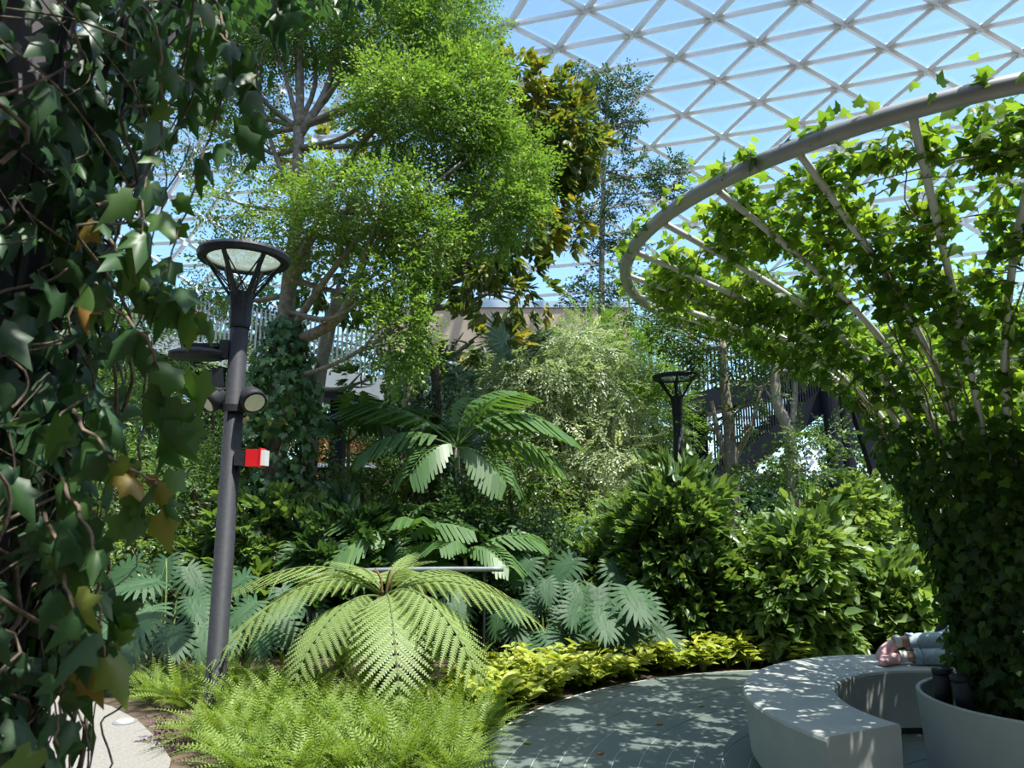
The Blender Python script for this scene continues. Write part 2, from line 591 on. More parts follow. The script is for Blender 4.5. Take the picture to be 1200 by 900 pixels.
rest = Acc()
for i, (s, p, q) in enumerate(beams):
    if i < 300:
        A = Acc()
        add_beam(A, p, q)
        A.build('beam', ROOFW, roof)
    else:
        add_beam(rest, p, q)
rest.build('distant_beams', ROOFW, roof, kind='stuff')
rest = Acc()
for i, (s, P) in enumerate(panes):
    if i < 300:
        A = Acc()
        add_pane(A, P)
        A.build('pane', GLASS, roof)
    else:
        add_pane(rest, P)
rest.build('distant_panes', GLASS, roof, kind='stuff')
nk = sorted(nodes.items(), key=lambda b: np.hypot(*((proj(b[1]) - [920, 90]) * [1, 1.4])))
nm = Acc().add(*lathe([(0, -0.16), (0.14, -0.16), (0.17, -0.12), (0.17, 0.13), (0, 0.13)], 12)).mesh('node', ROOFW)
for i, (km, X) in enumerate(nk[:120]):
    obj('node', nm, roof, mat4(frames([1, 0.1, 0], X - axis)[0], X))

# ------------------------------------------------------------------ leaf and spray shapes


def T_(V, F, tint=0.5):
    V = np.asarray(V, float)
    return V, [np.asarray(f) for f in F], np.full(len(V), tint, float)


def rhomb(w=0.5):
    return T_([(0, 0, 0), (w * 0.5, 0.45, 0.03), (0, 1, 0), (-w * 0.5, 0.45, 0.03)], [[[0, 1, 2, 3]]])


def hexleaf(w=0.45, fold=0.08, droop=0.1):
    return T_([(0, 0, 0), (w * 0.42, 0.28, fold), (w * 0.40, 0.62, fold * 0.8), (0, 1, -droop), (-w * 0.40, 0.62, fold * 0.8), (-w * 0.42, 0.28, fold)],
              [[[0, 1, 2, 3], [0, 3, 4, 5]]])


def ivyleaf(curl=0.1, asym=0.0):
    half = [(0.03, -0.02), (0.24, -0.15), (0.46, -0.02), (0.40, 0.16), (0.60, 0.36), (0.30, 0.48)]
    pts = half + [(0.02 + asym, 1.0)] + [(-x, y) for x, y in half[::-1]]
    V = [(0, 0.22, 0.05)] + [(x, y, -curl * (x * x * 2 + max(0, y - 0.3) ** 2)) for x, y in pts]
    n_ = len(pts)
    return T_(V, [[[0, i + 1, (i + 1) % n_ + 1] for i in range(n_)]])


def combine(parts):
    """parts: list of (template, matrix3, offset, scale, tint) joined into one template."""
    Vs, Fs, Ts, n_ = [], {}, [], 0
    for tm, M, p, s, tint in parts:
        V, F, T = tm
        Vs.append(np.asarray(p) + s * (V @ np.asarray(M).T))
        for f in F:
            Fs.setdefault(f.shape[1], []).append(f + n_)
        Ts.append(np.clip(T + tint - 0.5, 0, 1))
        n_ += len(V)
    return np.concatenate(Vs), [np.concatenate(f) for f in Fs.values()], np.concatenate(Ts)


def spray(nl, length, leaf, size, spread=55, droop=0.25, seed=0, side2=0.0, tilt=0.35, whorl=0):
    """A twig along +Y (length in metres) with leaves either side, or whorled round its tip."""
    r = np.random.default_rng(seed)
    parts = []
    for i in range(nl):
        tt = (i + 0.6) / nl
        if whorl:
            tt = r.uniform(0.55, 1.0)
        p = np.array([0, length * tt, -droop * length * tt * tt])
        sd = 1 if i % 2 else -1
        an = math.radians(r.normal(spread * (1.05 - 0.6 * tt), 10))
        if whorl:
            az = i / nl * 2 * math.pi * 1.618
            d = np.array([math.sin(az) * math.sin(an), 0.4 + math.cos(an) * 0.5, math.cos(az) * math.sin(an) * 0.7 - 0.15])
        else:
            d = np.array([sd * math.sin(an), math.cos(an), -droop * tt * 1.2 + r.normal(0, side2 + 0.12)])
        M = frames(d[None], (0, 0, 1), tilt, r)[0]
        parts.append((leaf, M, p + np.array([sd * r.uniform(0, 0.02), 0, r.normal(0, side2 * 0.1)]), size * r.uniform(0.7, 1.2), 0.5 + r.normal(0, 0.13)))
    return combine(parts)


def rand_dirs(n_, r):
    return norm(r.normal(0, 1, (n_, 3)))


def blob_points(n_, c, rad, r, shell=0.55):
    d = rand_dirs(n_, r)
    u = r.uniform(0, 1, n_) ** (1 / 3)
    u = shell + (1 - shell) * u if shell else u
    u = u * (1 + r.normal(0, 0.08, n_))
    return np.asarray(c) + d * u[:, None] * np.asarray(rad), d


def fill_blob(A, c, rad, n_, tmpls, r, shell=0.45, out=1.0, up=0.25, droop=0.0, rand=0.5, scale=1.0, tint=0.5, tvar=0.12, flat=1.0, cut_under=None):
    P, d = blob_points(n_, c, rad, r, shell)
    if cut_under is not None:
        kp = d[:, 2] > cut_under
        P, d = P[kp], d[kp]
    D = d * [1, 1, flat] * out + [0, 0, up - droop] + r.normal(0, rand, d.shape)
    M = frames(D, (0, 0, 1), 0.35, r)
    which = r.integers(0, len(tmpls), len(P))
    for w, tm in enumerate(tmpls):
        s = which == w
        if s.any():
            A.scatter(tm, M[s], P[s], scale * r.uniform(0.75, 1.25, s.sum()), tint + r.normal(0, tvar, s.sum()))


RH, RHW = rhomb(0.5), rhomb(0.7)
HX, HXN, HXW = hexleaf(0.62), hexleaf(0.44), hexleaf(0.9, 0.1, 0.15)
IV = [ivyleaf(0.25, 0.0), ivyleaf(0.5, 0.06), ivyleaf(0.1, -0.05)]
IVL = [(V_ * [0.72, 1.15, 1.0], F_, T2) for V_, F_, T2 in (ivyleaf(0.45, 0.08), ivyleaf(0.8, -0.06), ivyleaf(0.25, 0.02))]
SP_FINE = [spray(16, 0.36, RH, 0.058, 60, 0.35, s, 0.25) for s in range(4)]
SP_FINEL = [spray(12, 0.5, RH, 0.085, 55, 0.3, s, 0.25) for s in range(4)]
SP_FEATH = [spray(26, 0.5, rhomb(0.40), 0.075, 50, 0.35, s + 9, 0.08, 0.2) for s in range(4)]
SP_BROAD = [spray(11, 0.30, HX, 0.145, 62, 0.2, s + 20, 0.3, 0.4, whorl=1) for s in range(4)]
SP_LONG = [spray(11, 0.34, HXN, 0.175, 55, 0.5, s + 30, 0.3, 0.4, whorl=1) for s in range(4)]
SP_BIG = [spray(10, 0.8, RHW, 0.26, 60, 0.3, s + 40, 0.4, 0.5) for s in range(4)]
SP_SMALL = [spray(14, 0.30, HX, 0.065, 60, 0.25, s + 50, 0.3) for s in range(4)]


def branch_acc(paths):
    A = Acc()
    for P, ra, rb, n_ in paths:
        m_ = max(4, int(len(P) * 3))
        S = smooth_path(P, m_)
        A.add(*tube(S, np.linspace(ra, rb, m_), n_))
    return A


def tree(name, label, cat, trunk, tr, blobs, tmpls, leafm, bark=BARK, group=None, seed=0, limbs=(), shell=0.4, dens=1.0, droop=0.0, up=0.25, rand=0.5, scale=1.0,
         twig=True, tvar=0.13, flat=1.0, fname='foliage', sides=8, limb_r=0.35):
    """trunk: world points from the ground up. blobs: (centre, (rx, ry, rz), number of sprays[, tint])."""
    r = np.random.default_rng(1000 + seed)
    trunk = [np.asarray(p, float) for p in trunk]
    root = thing(name, label, cat, trunk[0], group)
    S = smooth_path(trunk, max(8, 4 * len(trunk)))
    Acc().add(*tube(S, np.linspace(tr[0], tr[1], len(S)) * (1 + 0.05 * np.sin(np.arange(len(S)) * 1.7)), sides)).build('trunk', bark, root, True)
    for P, ra, rb in limbs:
        branch_acc([(P, ra, rb, 6)]).build('branch', bark, root, True)
    if twig:
        for b in blobs:
            c, rad = np.asarray(b[0]), np.asarray(b[1])
            cand = S[len(S) // 3:]
            dd = np.linalg.norm(cand - (c - [0, 0, rad[2] * 0.8]), axis=1)
            s0 = cand[int(np.argmin(dd + cand[:, 2] * 0.0))]
            mid = (s0 + c) / 2 + [0, 0, -0.1 * np.linalg.norm(c - s0)] + r.normal(0, 0.05, 3) * np.linalg.norm(c - s0)
            rr = tr[1] * limb_r + tr[0] * 0.12
            paths = [([s0, mid, c], rr, rr * 0.35, 5)]
            for _ in range(5):
                e = c + rand_dirs(1, r)[0] * rad * 0.85
                b0 = mid + (c - mid) * r.uniform(0.2, 0.9)
                paths.append(([b0, (b0 + e) / 2 + r.normal(0, 0.08, 3) * rad, e], rr * 0.45, rr * 0.12, 4))
            branch_acc(paths).build('branch', bark, root, True)
    A = Acc()
    for b in blobs:
        fill_blob(A, b[0], b[1], max(3, int(b[2] * dens)), tmpls, r, shell, 1.0, up, droop, rand, scale, b[3] if len(b) > 3 else 0.5, tvar, flat)
    A.build(fname, leafm, root, kind='stuff')
    return root


def pb(px, py, rx, ry, Y, n_, tint=0.5, dz=0.8):
    """A crown lobe: where it stands, its radii in metres, how many sprays."""
    k = Y / FPX
    return (at(px, py, Y), (rx * k, rx * k * dz, ry * k), n_, tint)


# ------------------------------------------------------------------ far trees behind everything
far = [
    # px, Y, top py, half width px, kind, words
    (-60, 19, 330, 150, 'mid', 'tall green tree far behind the ivy pillar at the path'),
    (70, 21, 300, 130, 'dark', 'dark green tree far behind the shrubs, second from the path end'),
    (190, 20, 330, 110, 'mid', 'mid green tree far behind the tall lamp post'),
    (300, 22, 335, 100, 'dark', 'dark tree in the rear hedge beyond the ivy-clad trunk'),
    (410, 23, 385, 90, 'mid', 'green tree under and behind the footbridge'),
    (500, 21, 450, 80, 'dark', 'dark tree behind the arching palm'),
    (590, 22, 440, 90, 'mid', 'green tree behind the silvery fan palms'),
    (690, 24, 385, 100, 'mid', 'green tree behind the slender tiered tree'),
    (770, 24, 352, 90, 'mid', 'rounded green tree rising beside the trellis ring'),
    (905, 27, 560, 90, 'dark', 'low dark tree beyond the stair foot'),
    (1040, 21, 430, 90, 'mid', 'green tree beyond the dark stair columns'),
    (1150, 20, 380, 110, 'dark', 'dark tree far behind the ivy trellis'),
    (1290, 19, 330, 130, 'mid', 'green tree far behind the trellis at the frame edge'),
]
for i, (px, Y, py, hw, kind, lab) in enumerate(far):
    g0 = ground(px, Y)
    topz = at(px, py, Y)[2]
    w = hw * Y / FPX
    r = np.random.default_rng(70 + i)
    blobs = []
    nb = 7
    for j in range(nb):
        z = topz * (0.12 + 0.74 * (j + 0.3) / nb)
        rr = w * (0.75 - 0.25 * abs(j / nb - 0.5))
        blobs.append((np.array([g0[0] + r.normal(0, w * 0.25), Y + r.normal(0, 0.6), z]), (rr, rr * 0.6, topz * 0.16), 150, 0.5 + r.normal(0, 0.08)))
    tree('hedge_tree', lab, 'tree', [g0, g0 + [0.1, 0, topz * 0.5], g0 + [0, 0, topz * 0.8]], (0.16, 0.07), blobs, SP_BIG if kind == 'dark' else SP_FINEL, L[kind], BARKD,
         'trees closing off the back of the garden', 200 + i, scale=1.0 if kind == 'dark' else 1.5, dens=1.0 if kind == 'dark' else 1.6, twig=False)

# ------------------------------------------------------------------ buildings and walkways
# beige terrace across the middle distance
t = thing('terrace_building', 'beige terrace block with dark opening behind the central trees', 'building', at(560, 400, 23) * [1, 1, 0])
pl, pr_ = at(440, 350, 23), at(740, 372, 23)
c = (pl + pr_) / 2
Wd = pr_[0] - pl[0]
Acc().add(*box((c[0], 23.8, c[2] - 0.75), Wd, 1.6, 1.5)).build('fascia', BEIGE, t)
Acc().add(*box((c[0], 25.2, (c[2] - 1.5) / 2), Wd, 0.3, c[2] - 1.5)).build('back_wall', DARKIN, t)  # shade inside the opening put into the wall colour
Acc().add(*box((c[0], 23.85, c[2] + 0.12), Wd + 0.1, 1.8, 0.22)).build('coping', FASCIA, t)
for px in (503, 560, 640, 720):
    q = at(px, 420, 23.5)
    Acc().add(*box((q[0], 23.6, (c[2] - 1.5) / 2), 0.32, 0.32, c[2] - 1.5)).build('column', FASCIA, t)
Acc().add(*box((c[0], 23.6, 2.6), Wd, 2.6, 0.3)).build('slab', FASCIA, t)

# footbridge on the far side of the big tree
p0, p1 = at(150, 395, 15.5), at(452, 458, 14.5)
d = norm(p1 - p0)
t = thing('footbridge', 'grey footbridge with slatted railing between the tree trunks', 'bridge', (p0 + p1) / 2 * [1, 1, 0])
Acc().add(*beam_box(p0, p1, 0.12, 0.42)).build('fascia', FASCIA, t)
off = np.array([0.2, 1.6, 0])
Acc().add(*beam_box(p0 + off * 0.5 - [0, 0, 0.3], p1 + off * 0.5 - [0, 0, 0.3], 1.6, 0.18)).build('deck', CHARCOAL, t)
Acc().add(*beam_box(p0 + [0, 0.02, 1.2], p1 + [0, 0.02, 1.2], 0.06, 0.05)).build('handrail', CHARCOAL, t)
for zz in (0.5, 0.85):
    Acc().add(*beam_box(p0 + [0, 0.04, zz], p1 + [0, 0.04, zz], 0.03, 0.03)).build('rail', RAILG, t)
nb = 58
bm = Acc().add(*box((0, 0, 0.72), 0.028, 0.05, 1.02)).mesh('baluster', RAILG)
for i in range(nb):
    p = p0 + (p1 - p0) * (i + 0.5) / nb
    obj('baluster', bm, t, Matrix.Translation(Vector(p)))
for f_ in (0.25, 0.8):
    p = p0 + (p1 - p0) * f_
    Acc().add(*box((p[0], p[1] + 0.8, (p[2] - 0.3) / 2), 0.3, 0.3, p[2] - 0.3)).build('column', CHARCOAL, t)

# raised walkway and stair on the other side
p0, p1 = at(795, 478, 17), at(1010, 428, 16.2)
t = thing('raised_walkway', 'dark raised walkway on black columns above the stair', 'bridge', (p0 + p1) / 2 * [1, 1, 0])
Acc().add(*beam_box(p0, p1, 0.2, 0.5)).build('edge_beam', NAVY, t)
Acc().add(*beam_box(p0 + [0, 1.0, -0.1], p1 + [0, 1.0, -0.1], 2.0, 0.18)).build('deck', FASCIA, t)
Acc().add(*beam_box(p0 + [0, 0, 1.25], p1 + [0, 0, 1.25], 0.07, 0.05)).build('handrail', NAVY, t)
bm2 = Acc().add(*box((0, 0, 0.74), 0.03, 0.05, 1.02)).mesh('baluster', NAVY)
for i in range(44):
    p = p0 + (p1 - p0) * (i + 0.5) / 44
    obj('baluster', bm2, t, Matrix.Translation(Vector(p)))
for px, Y in ((812, 17.2), (829, 17.6), (990, 15.6), (1005, 15.9)):
    q = ground(px, Y)
    hgt = at(px, 445 if px > 900 else 478, Y)[2]
    Acc().add(*tube([q, q + [0, 0, hgt]], 0.17, 14)).build('column', NAVY, t)
for s in (-1, 1):
    q0 = at(1010, 548, 15.9)
    Acc().add(*beam_box(q0 + [0.35, 0, -0.2], q0 + [0.35 + s * 0.45, 0, 1.7], 0.2, 0.25)).build('brace', NAVY, t)
s0, s1 = at(838, 560, 16.2), at(972, 452, 15.8)
t = thing('staircase', 'dark steel staircase climbing to the raised walkway', 'staircase', (s0[0], s0[1], 0))
for dy in (0, 1.5):
    Acc().add(*beam_box(s0 + [0, dy, -0.2], s1 + [0, dy, -0.2], 0.08, 0.45)).build('stringer', NAVY, t)
    Acc().add(*beam_box(s0 + [0, dy, 1.05], s1 + [0, dy, 1.05], 0.06, 0.05)).build('handrail', NAVY, t)
tm = Acc().add(*box((0, 0.75, 0), 0.3, 1.5, 0.05)).mesh('tread', NAVY)
for i in range(16):
    obj('tread', tm, t, Matrix.Translation(Vector(s0 + (s1 - s0) * (i + 0.5) / 16 + [0, 0, 0.05])))
bm3 = Acc().add(*box((0, 0, 0.5), 0.03, 0.05, 1.08)).mesh('baluster', NAVY)
for i in range(46):
    obj('baluster', bm3, t, Matrix.Translation(Vector(s0 + (s1 - s0) * (i + 0.5) / 46)))
# low kiosk far away between the trunks
q = at(372, 548, 19)
t = thing('kiosk', 'low dark kiosk with a russet planted roof between two trunks', 'building', (q[0], 19, 0))
Acc().add(*box((q[0] + 0.2, 19.6, q[2] / 2), 2.2, 1.2, q[2])).build('wall', CHARCOAL, t)
Acc().add(*box((q[0] + 0.2, 19.5, q[2] + 0.05), 2.5, 1.6, 0.1)).build('roof', FASCIA, t)
for dx in (-0.65, -0.2, 0.25):
    Acc().add(*box((q[0] + dx, 18.99, q[2] * 0.5), 0.3, 0.06, q[2] * 0.6)).build('window', LENSM, t)
A = Acc()
fill_blob(A, (q[0] + 0.2, 19.4, q[2] + 0.3), (1.1, 0.6, 0.28), 90, SP_FINEL, np.random.default_rng(4), tint=0.5)
A.build('roof_plants', L['red'], t, kind='stuff')

# ------------------------------------------------------------------ trees of the garden
Y = 9.5
tr = [ground(318, Y), at(322, 560, Y), at(330, 440, Y), at(337, 350, Y), at(347, 260, Y), at(350, 150, Y)]
limbs = [
    ([at(350, 155, Y), at(352, 90, Y), at(350, 10, Y), at(345, -60, Y)], 0.075, 0.03),
    ([at(350, 160, Y), at(378, 115, Y), at(395, 60, Y), at(405, -40, Y)], 0.07, 0.025),
    ([at(340, 335, Y), at(372, 262, Y - 0.3), at(425, 165, Y - 0.5), at(505, 115, Y - 0.6)], 0.085, 0.02),
    ([at(334, 405, Y), at(398, 372, Y - 0.5), at(428, 300, Y - 0.8), at(450, 230, Y - 0.8)], 0.09, 0.03),
    ([at(334, 400, Y), at(380, 330, Y - 0.4), at(440, 262, Y - 0.6), at(560, 180, Y - 0.5)], 0.06, 0.015),
    ([at(345, 232, Y), at(322, 180, Y), at(305, 110, Y), at(310, 40, Y)], 0.045, 0.018),
    ([at(430, 300, Y - 0.8), at(470, 250, Y - 0.9), at(540, 190, Y - 0.8)], 0.04, 0.012),
]
bl = [
    pb(470, 55, 85, 52, Y, 420, 0.5), pb(545, 110, 48, 62, Y - 0.3, 380, 0.58), pb(592, 205, 44, 58, Y, 330, 0.5),
    pb(500, 150, 88, 42, Y - 0.4, 420, 0.5), pb(420, 30, 78, 50, Y, 330, 0.45), pb(345, 30, 62, 52, Y + 0.2, 210, 0.42),
    pb(285, 95, 45, 55, Y + 0.3, 90, 0.42), pb(255, 20, 62, 60, Y + 0.3, 210, 0.4), pb(425, 235, 85, 30, Y - 0.8, 330, 0.6),
    pb(490, 275, 38, 42, Y - 0.8, 180, 0.52), pb(575, 250, 54, 38, Y - 0.1, 200, 0.5), pb(282, 240, 48, 16, Y, 70, 0.5),
    pb(470, 385, 20, 48, Y - 1.0, 150, 0.58), pb(455, 328, 34, 24, Y - 0.9, 90, 0.52), pb(365, 270, 50, 36, Y - 0.4, 110, 0.5),
    pb(530, 30, 50, 40, Y, 220, 0.52), pb(470, 110, 60, 30, Y - 0.8, 220, 0.6), pb(200, 120, 60, 90, Y + 1, 150, 0.42),
    pb(480, -40, 120, 50, Y, 300, 0.45), pb(300, 170, 40, 30, Y + 0.3, 70, 0.45), pb(240, 90, 40, 40, Y + 0.5, 80, 0.42), pb(310, 20, 50, 40, Y + 0.2, 120, 0.45), pb(330, -60, 120, 50, Y, 250, 0.45), pb(265, 320, 40, 40, Y + 0.6, 60, 0.45),
]
tree('weeping_tree', 'large tree with a drooping crown of tiny bright green leaves over the footbridge', 'tree', tr, (0.17, 0.075), bl, SP_FINE, L['fine'], BARK, None, 1, limbs, 0.35, 1.9, 0.35, 0.2, 0.5)

Y = 12.5
tr = [ground(480, Y), at(482, 500, Y), at(488, 400, Y), at(492, 340, Y)]
limbs = [([at(490, 375, Y), at(482, 320, Y), at(478, 270, Y)], 0.13, 0.06), ([at(490, 380, Y), at(520, 340, Y), at(560, 280, Y), at(600, 200, Y), at(630, 130, Y)], 0.12, 0.03),
         ([at(515, 350, Y), at(535, 300, Y), at(545, 250, Y)], 0.08, 0.04)]
bl = [pb(625, 120, 48, 36, Y, 150, 0.5), pb(655, 160, 42, 46, Y, 150, 0.52), pb(600, 95, 30, 22, Y, 60, 0.7), pb(560, 285, 58, 34, Y - 0.6, 70, 0.4), pb(625, 250, 26, 40, Y - 0.3, 50, 0.55),
      pb(520, 265, 60, 36, Y, 60, 0.4), pb(590, 335, 50, 26, Y - 0.6, 34, 0.45), pb(400, 200, 60, 50, Y + 0.4, 60, 0.6), pb(555, 400, 46, 16, Y - 0.8, 16, 0.45), pb(655, 250, 22, 20, Y, 25, 0.7),
      pb(630, 190, 40, 40, Y, 90, 0.5)]
tree('rubber_tree', 'tree with large drooping olive and yellow leaves behind the weeping crown', 'tree', tr, (0.2, 0.14), bl, SP_LONG, L['olive'], BARK, None, 2, limbs, 0.3, 1.0, 0.6, 0.0, 0.5, scale=1.25, tvar=0.17)

Y = 16
tr = [ground(706, Y), at(706, 480, Y), at(705, 330, Y), at(707, 220, Y), at(712, 100, Y)]
tiers = [(672, 98, 20, 9), (728, 100, 24, 11), (688, 125, 28, 11), (735, 140, 16, 8), (705, 112, 20, 12), (714, 165, 20, 10), (672, 170, 18, 9), (684, 205, 28, 10), (740, 200, 22, 10), (786, 198, 14, 8), (784, 222, 16, 8),
         (730, 232, 24, 10), (668, 255, 16, 9), (690, 285, 22, 11), (735, 285, 16, 9), (715, 330, 38, 13), (700, 255, 16, 8), (690, 350, 30, 12)]
bl = [pb(a_, b_, c_, d_, Y, 66, 0.36, 1.0) for a_, b_, c_, d_ in tiers]
tree('tiered_tree', 'slender straight tree with small dark leaf tiers against the glass roof', 'tree', tr, (0.11, 0.04), bl, SP_SMALL, L['dark'], BARKP, None, 3, (), 0.2, 1.0, 0.1, 0.2, 0.4, scale=1.15, flat=0.4, limb_r=0.3)

Y = 11.3
tr = [ground(858, Y), at(858, 590, Y), at(856, 520, Y), at(849, 450, Y), at(848, 400, Y)]
bl = [pb(850, 405, 56, 38, Y, 240, 0.45), pb(800, 385, 42, 32, Y + 0.3, 170, 0.4), pb(900, 400, 40, 36, Y + 0.3, 150, 0.42), pb(880, 495, 20, 18, Y - 0.3, 20, 0.5), pb(830, 500, 14, 18, Y, 12, 0.45), pb(850, 572, 30, 16, Y - 0.2, 40, 0.5),
      pb(770, 360, 40, 24, Y + 0.8, 110, 0.35), pb(845, 350, 60, 26, Y + 0.8, 150, 0.35)]
tree('forked_tree', 'bushy small-leaved tree on a forked grey trunk in front of the stair', 'tree', tr, (0.14, 0.06), bl, SP_SMALL, L['mid'], BARK, None, 4, [([at(858, 560, Y), at(842, 510, Y), at(834, 470, Y)], 0.06, 0.03), ([at(857, 545, Y), at(880, 500, Y), at(893, 450, Y)], 0.05, 0.03)], 0.3)

Y = 10.2
tr = [ground(930, Y), at(929, 590, Y), at(925, 510, Y), at(910, 470, Y), at(908, 420, Y), at(904, 370, Y)]
bl = [pb(915, 400, 36, 34, Y, 110, 0.55), pb(950, 425, 22, 14, Y, 34, 0.6), pb(958, 515, 34, 18, Y - 0.2, 50, 0.6), pb(895, 452, 18, 16, Y, 20, 0.5), pb(945, 552, 36, 18, Y - 0.2, 50, 0.6), pb(895, 560, 24, 14, Y, 30, 0.5)]
tree('crooked_tree', 'thin crooked tan-barked tree with airy leaves beside the dark columns', 'tree', tr, (0.11, 0.05), bl, SP_SMALL, L['mid'], BARKP, None, 5, [([at(926, 530, Y), at(932, 450, Y), at(931, 380, Y)], 0.05, 0.025)], 0.3)

Y = 12.0
tr = [ground(650, Y), at(652, 600, Y), at(655, 540, Y), at(660, 470, Y)]
bl = [pb(632, 470, 44, 13, Y, 80, 0.55), pb(690, 455, 46, 12, Y, 80, 0.5), pb(670, 398, 40, 12, Y + 0.3, 60, 0.5), pb(640, 545, 44, 12, Y - 0.3, 70, 0.62), pb(710, 530, 40, 12, Y - 0.4, 80, 0.66), pb(605, 430, 36, 12, Y + 0.3, 50, 0.45), pb(690, 585, 44, 11, Y - 0.4, 70, 0.62),
      pb(660, 500, 48, 12, Y - 0.2, 80, 0.6), pb(610, 505, 34, 11, Y, 50, 0.55), pb(720, 490, 34, 11, Y, 60, 0.6), pb(640, 435, 50, 12, Y - 0.1, 80, 0.5), pb(690, 415, 44, 12, Y + 0.2, 70, 0.52), pb(730, 570, 30, 10, Y - 0.4, 50, 0.7), pb(600, 570, 34, 10, Y, 46, 0.6)]
tree('feathery_tree', 'feathery silver-green tree on a dark trunk in the middle of the garden', 'tree', tr, (0.13, 0.06), bl, SP_FEATH, L['pale'], BARKD, None, 6, [([at(652, 610, Y), at(690, 560, Y), at(715, 530, Y)], 0.05, 0.02), ([at(652, 590, Y), at(630, 540, Y), at(618, 500, Y)], 0.05, 0.02)], 0.15, 1.7, 0.45, 0.15, 0.45, scale=1.1, flat=0.4)
Y = 14.0
tr = [ground(745, Y), at(745, 600, Y), at(744, 520, Y), at(742, 420, Y)]
bl = [pb(740, 430, 52, 40, Y, 230, 0.5), pb(765, 490, 40, 40, Y, 170, 0.45), pb(735, 500, 48, 36, Y - 0.4, 170, 0.55), pb(700, 400, 50, 30, Y + 0.4, 140, 0.5), pb(760, 560, 34, 36, Y, 110, 0.45)]
tree('feathery_tree', 'feathery yellow-green tree behind the silver-green one, next to the second lamp post', 'tree', tr, (0.13, 0.05), bl, SP_FEATH, L['fine'], BARKD, None, 7, (), 0.3, 1.8, 0.3, 0.2)

Y = 11.0
tr = [ground(362, Y), at(360, 600, Y), at(366, 500, Y), at(378, 420, Y), at(395, 350, Y)]
bl = [pb(400, 320, 50, 34, Y, 80, 0.45), pb(432, 445, 14, 22, Y - 0.4, 14, 0.6)]
tree('grey_trunk_tree', 'tree with a bare pale grey leaning trunk behind the ivy-clad trunk', 'tree', tr, (0.15, 0.09), bl, SP_LONG, L['bush'], BARKP, None, 8, (), 0.3, 1.0, 0.5)

left = [
    (40, 9.0, 420, 90, 'mid', SP_SMALL, 'small-leaved shrub behind the ivy pillar', 8),
    (150, 10.5, 330, 80, 'fine', SP_FINE, 'light green fine-leaved tree behind the ivy pillar and lamp', 9),
    (215, 9.2, 510, 54, 'mid', SP_SMALL, 'dark broad-leaved shrub just behind the tall lamp post', 10),
    (120, 8.6, 530, 62, 'bush', SP_SMALL, 'dark shrub with glossy leaves beside the path end', 11),
    (300, 8.9, 585, 44, 'bush', SP_LONG, 'shrub with whorled leaves at the foot of the ivy-clad trunk', 12),
    (235, 12.5, 400, 60, 'mid', SP_SMALL, 'tall mid green shrub between lamp post and weeping tree', 13),
    (420, 11.5, 500, 60, 'mid', SP_SMALL, 'small-leaved shrub below the footbridge end', 14),
    (430, 9.6, 590, 46, 'fine', SP_SMALL, 'light green shrub beneath the arching palm', 15),
    (600, 10.5, 520, 50, 'mid', SP_FINEL, 'airy shrub between palm and silver-green tree', 16),
    (600, 9.2, 610, 50, 'dark', SP_SMALL, 'dark small-leaved shrub behind the end of the handrail', 17),
    (715, 10.2, 590, 56, 'fine', SP_FINEL, 'bright green bush at the foot of the small lamp post', 18),
    (880, 9.6, 605, 50, 'bush', SP_SMALL, 'bush at the foot of the forked tree', 19),
    (540, 14.0, 425, 44, 'pale', SP_FINEL, 'grey-green bush below the beige terrace', 20),
    (640, 15.0, 385, 44, 'olive', SP_FINEL, 'olive bush in front of the beige terrace', 21),
    (480, 10.8, 560, 34, 'olive', SP_FINEL, 'yellowish bush between the two dark ivy stems', 22),
]
for px, Y, py, hw, kind, sp, lab, sd in left:
    g0 = ground(px, Y)
    topz = at(px, py, Y)[2]
    w = hw * Y / FPX
    r = np.random.default_rng(300 + sd)
    bl = []
    nb = 6
    for j in range(nb):
        z = topz * (0.15 + 0.75 * (j + 0.4) / nb)
        bl.append((np.array([g0[0] + r.normal(0, w * 0.3), Y + r.normal(0, 0.25), z]), (w * 0.7, w * 0.55, topz * 0.15), 75 if sp is not SP_FINE else 130, 0.5 + r.normal(0, 0.08)))
    tree('shrub', lab, 'shrub', [g0, g0 + [0.05, 0, topz * 0.4], g0 + [-0.05, 0, topz * 0.8]], (0.05, 0.02), bl, sp, L[kind], BARKD, None, 320 + sd, (), 0.3, 1.0, 0.2, 0.2, limb_r=0.6)


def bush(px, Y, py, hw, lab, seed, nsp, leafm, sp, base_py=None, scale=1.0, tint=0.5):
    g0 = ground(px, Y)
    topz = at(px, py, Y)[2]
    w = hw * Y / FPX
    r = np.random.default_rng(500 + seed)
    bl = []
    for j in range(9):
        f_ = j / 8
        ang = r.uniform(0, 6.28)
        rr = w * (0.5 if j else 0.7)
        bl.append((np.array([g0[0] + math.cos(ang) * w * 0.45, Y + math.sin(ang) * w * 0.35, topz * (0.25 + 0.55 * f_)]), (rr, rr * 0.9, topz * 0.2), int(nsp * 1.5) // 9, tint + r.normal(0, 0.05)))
    return tree('leafy_bush', lab, 'bush', [g0, g0 + [0, 0, topz * 0.4], g0 + [0.03, 0, topz * 0.75]], (0.035, 0.015), bl, sp, leafm, BARKD, None, 520 + seed, (), 0.45, 1.0, 0.15, 0.3, scale=scale, limb_r=0.6)


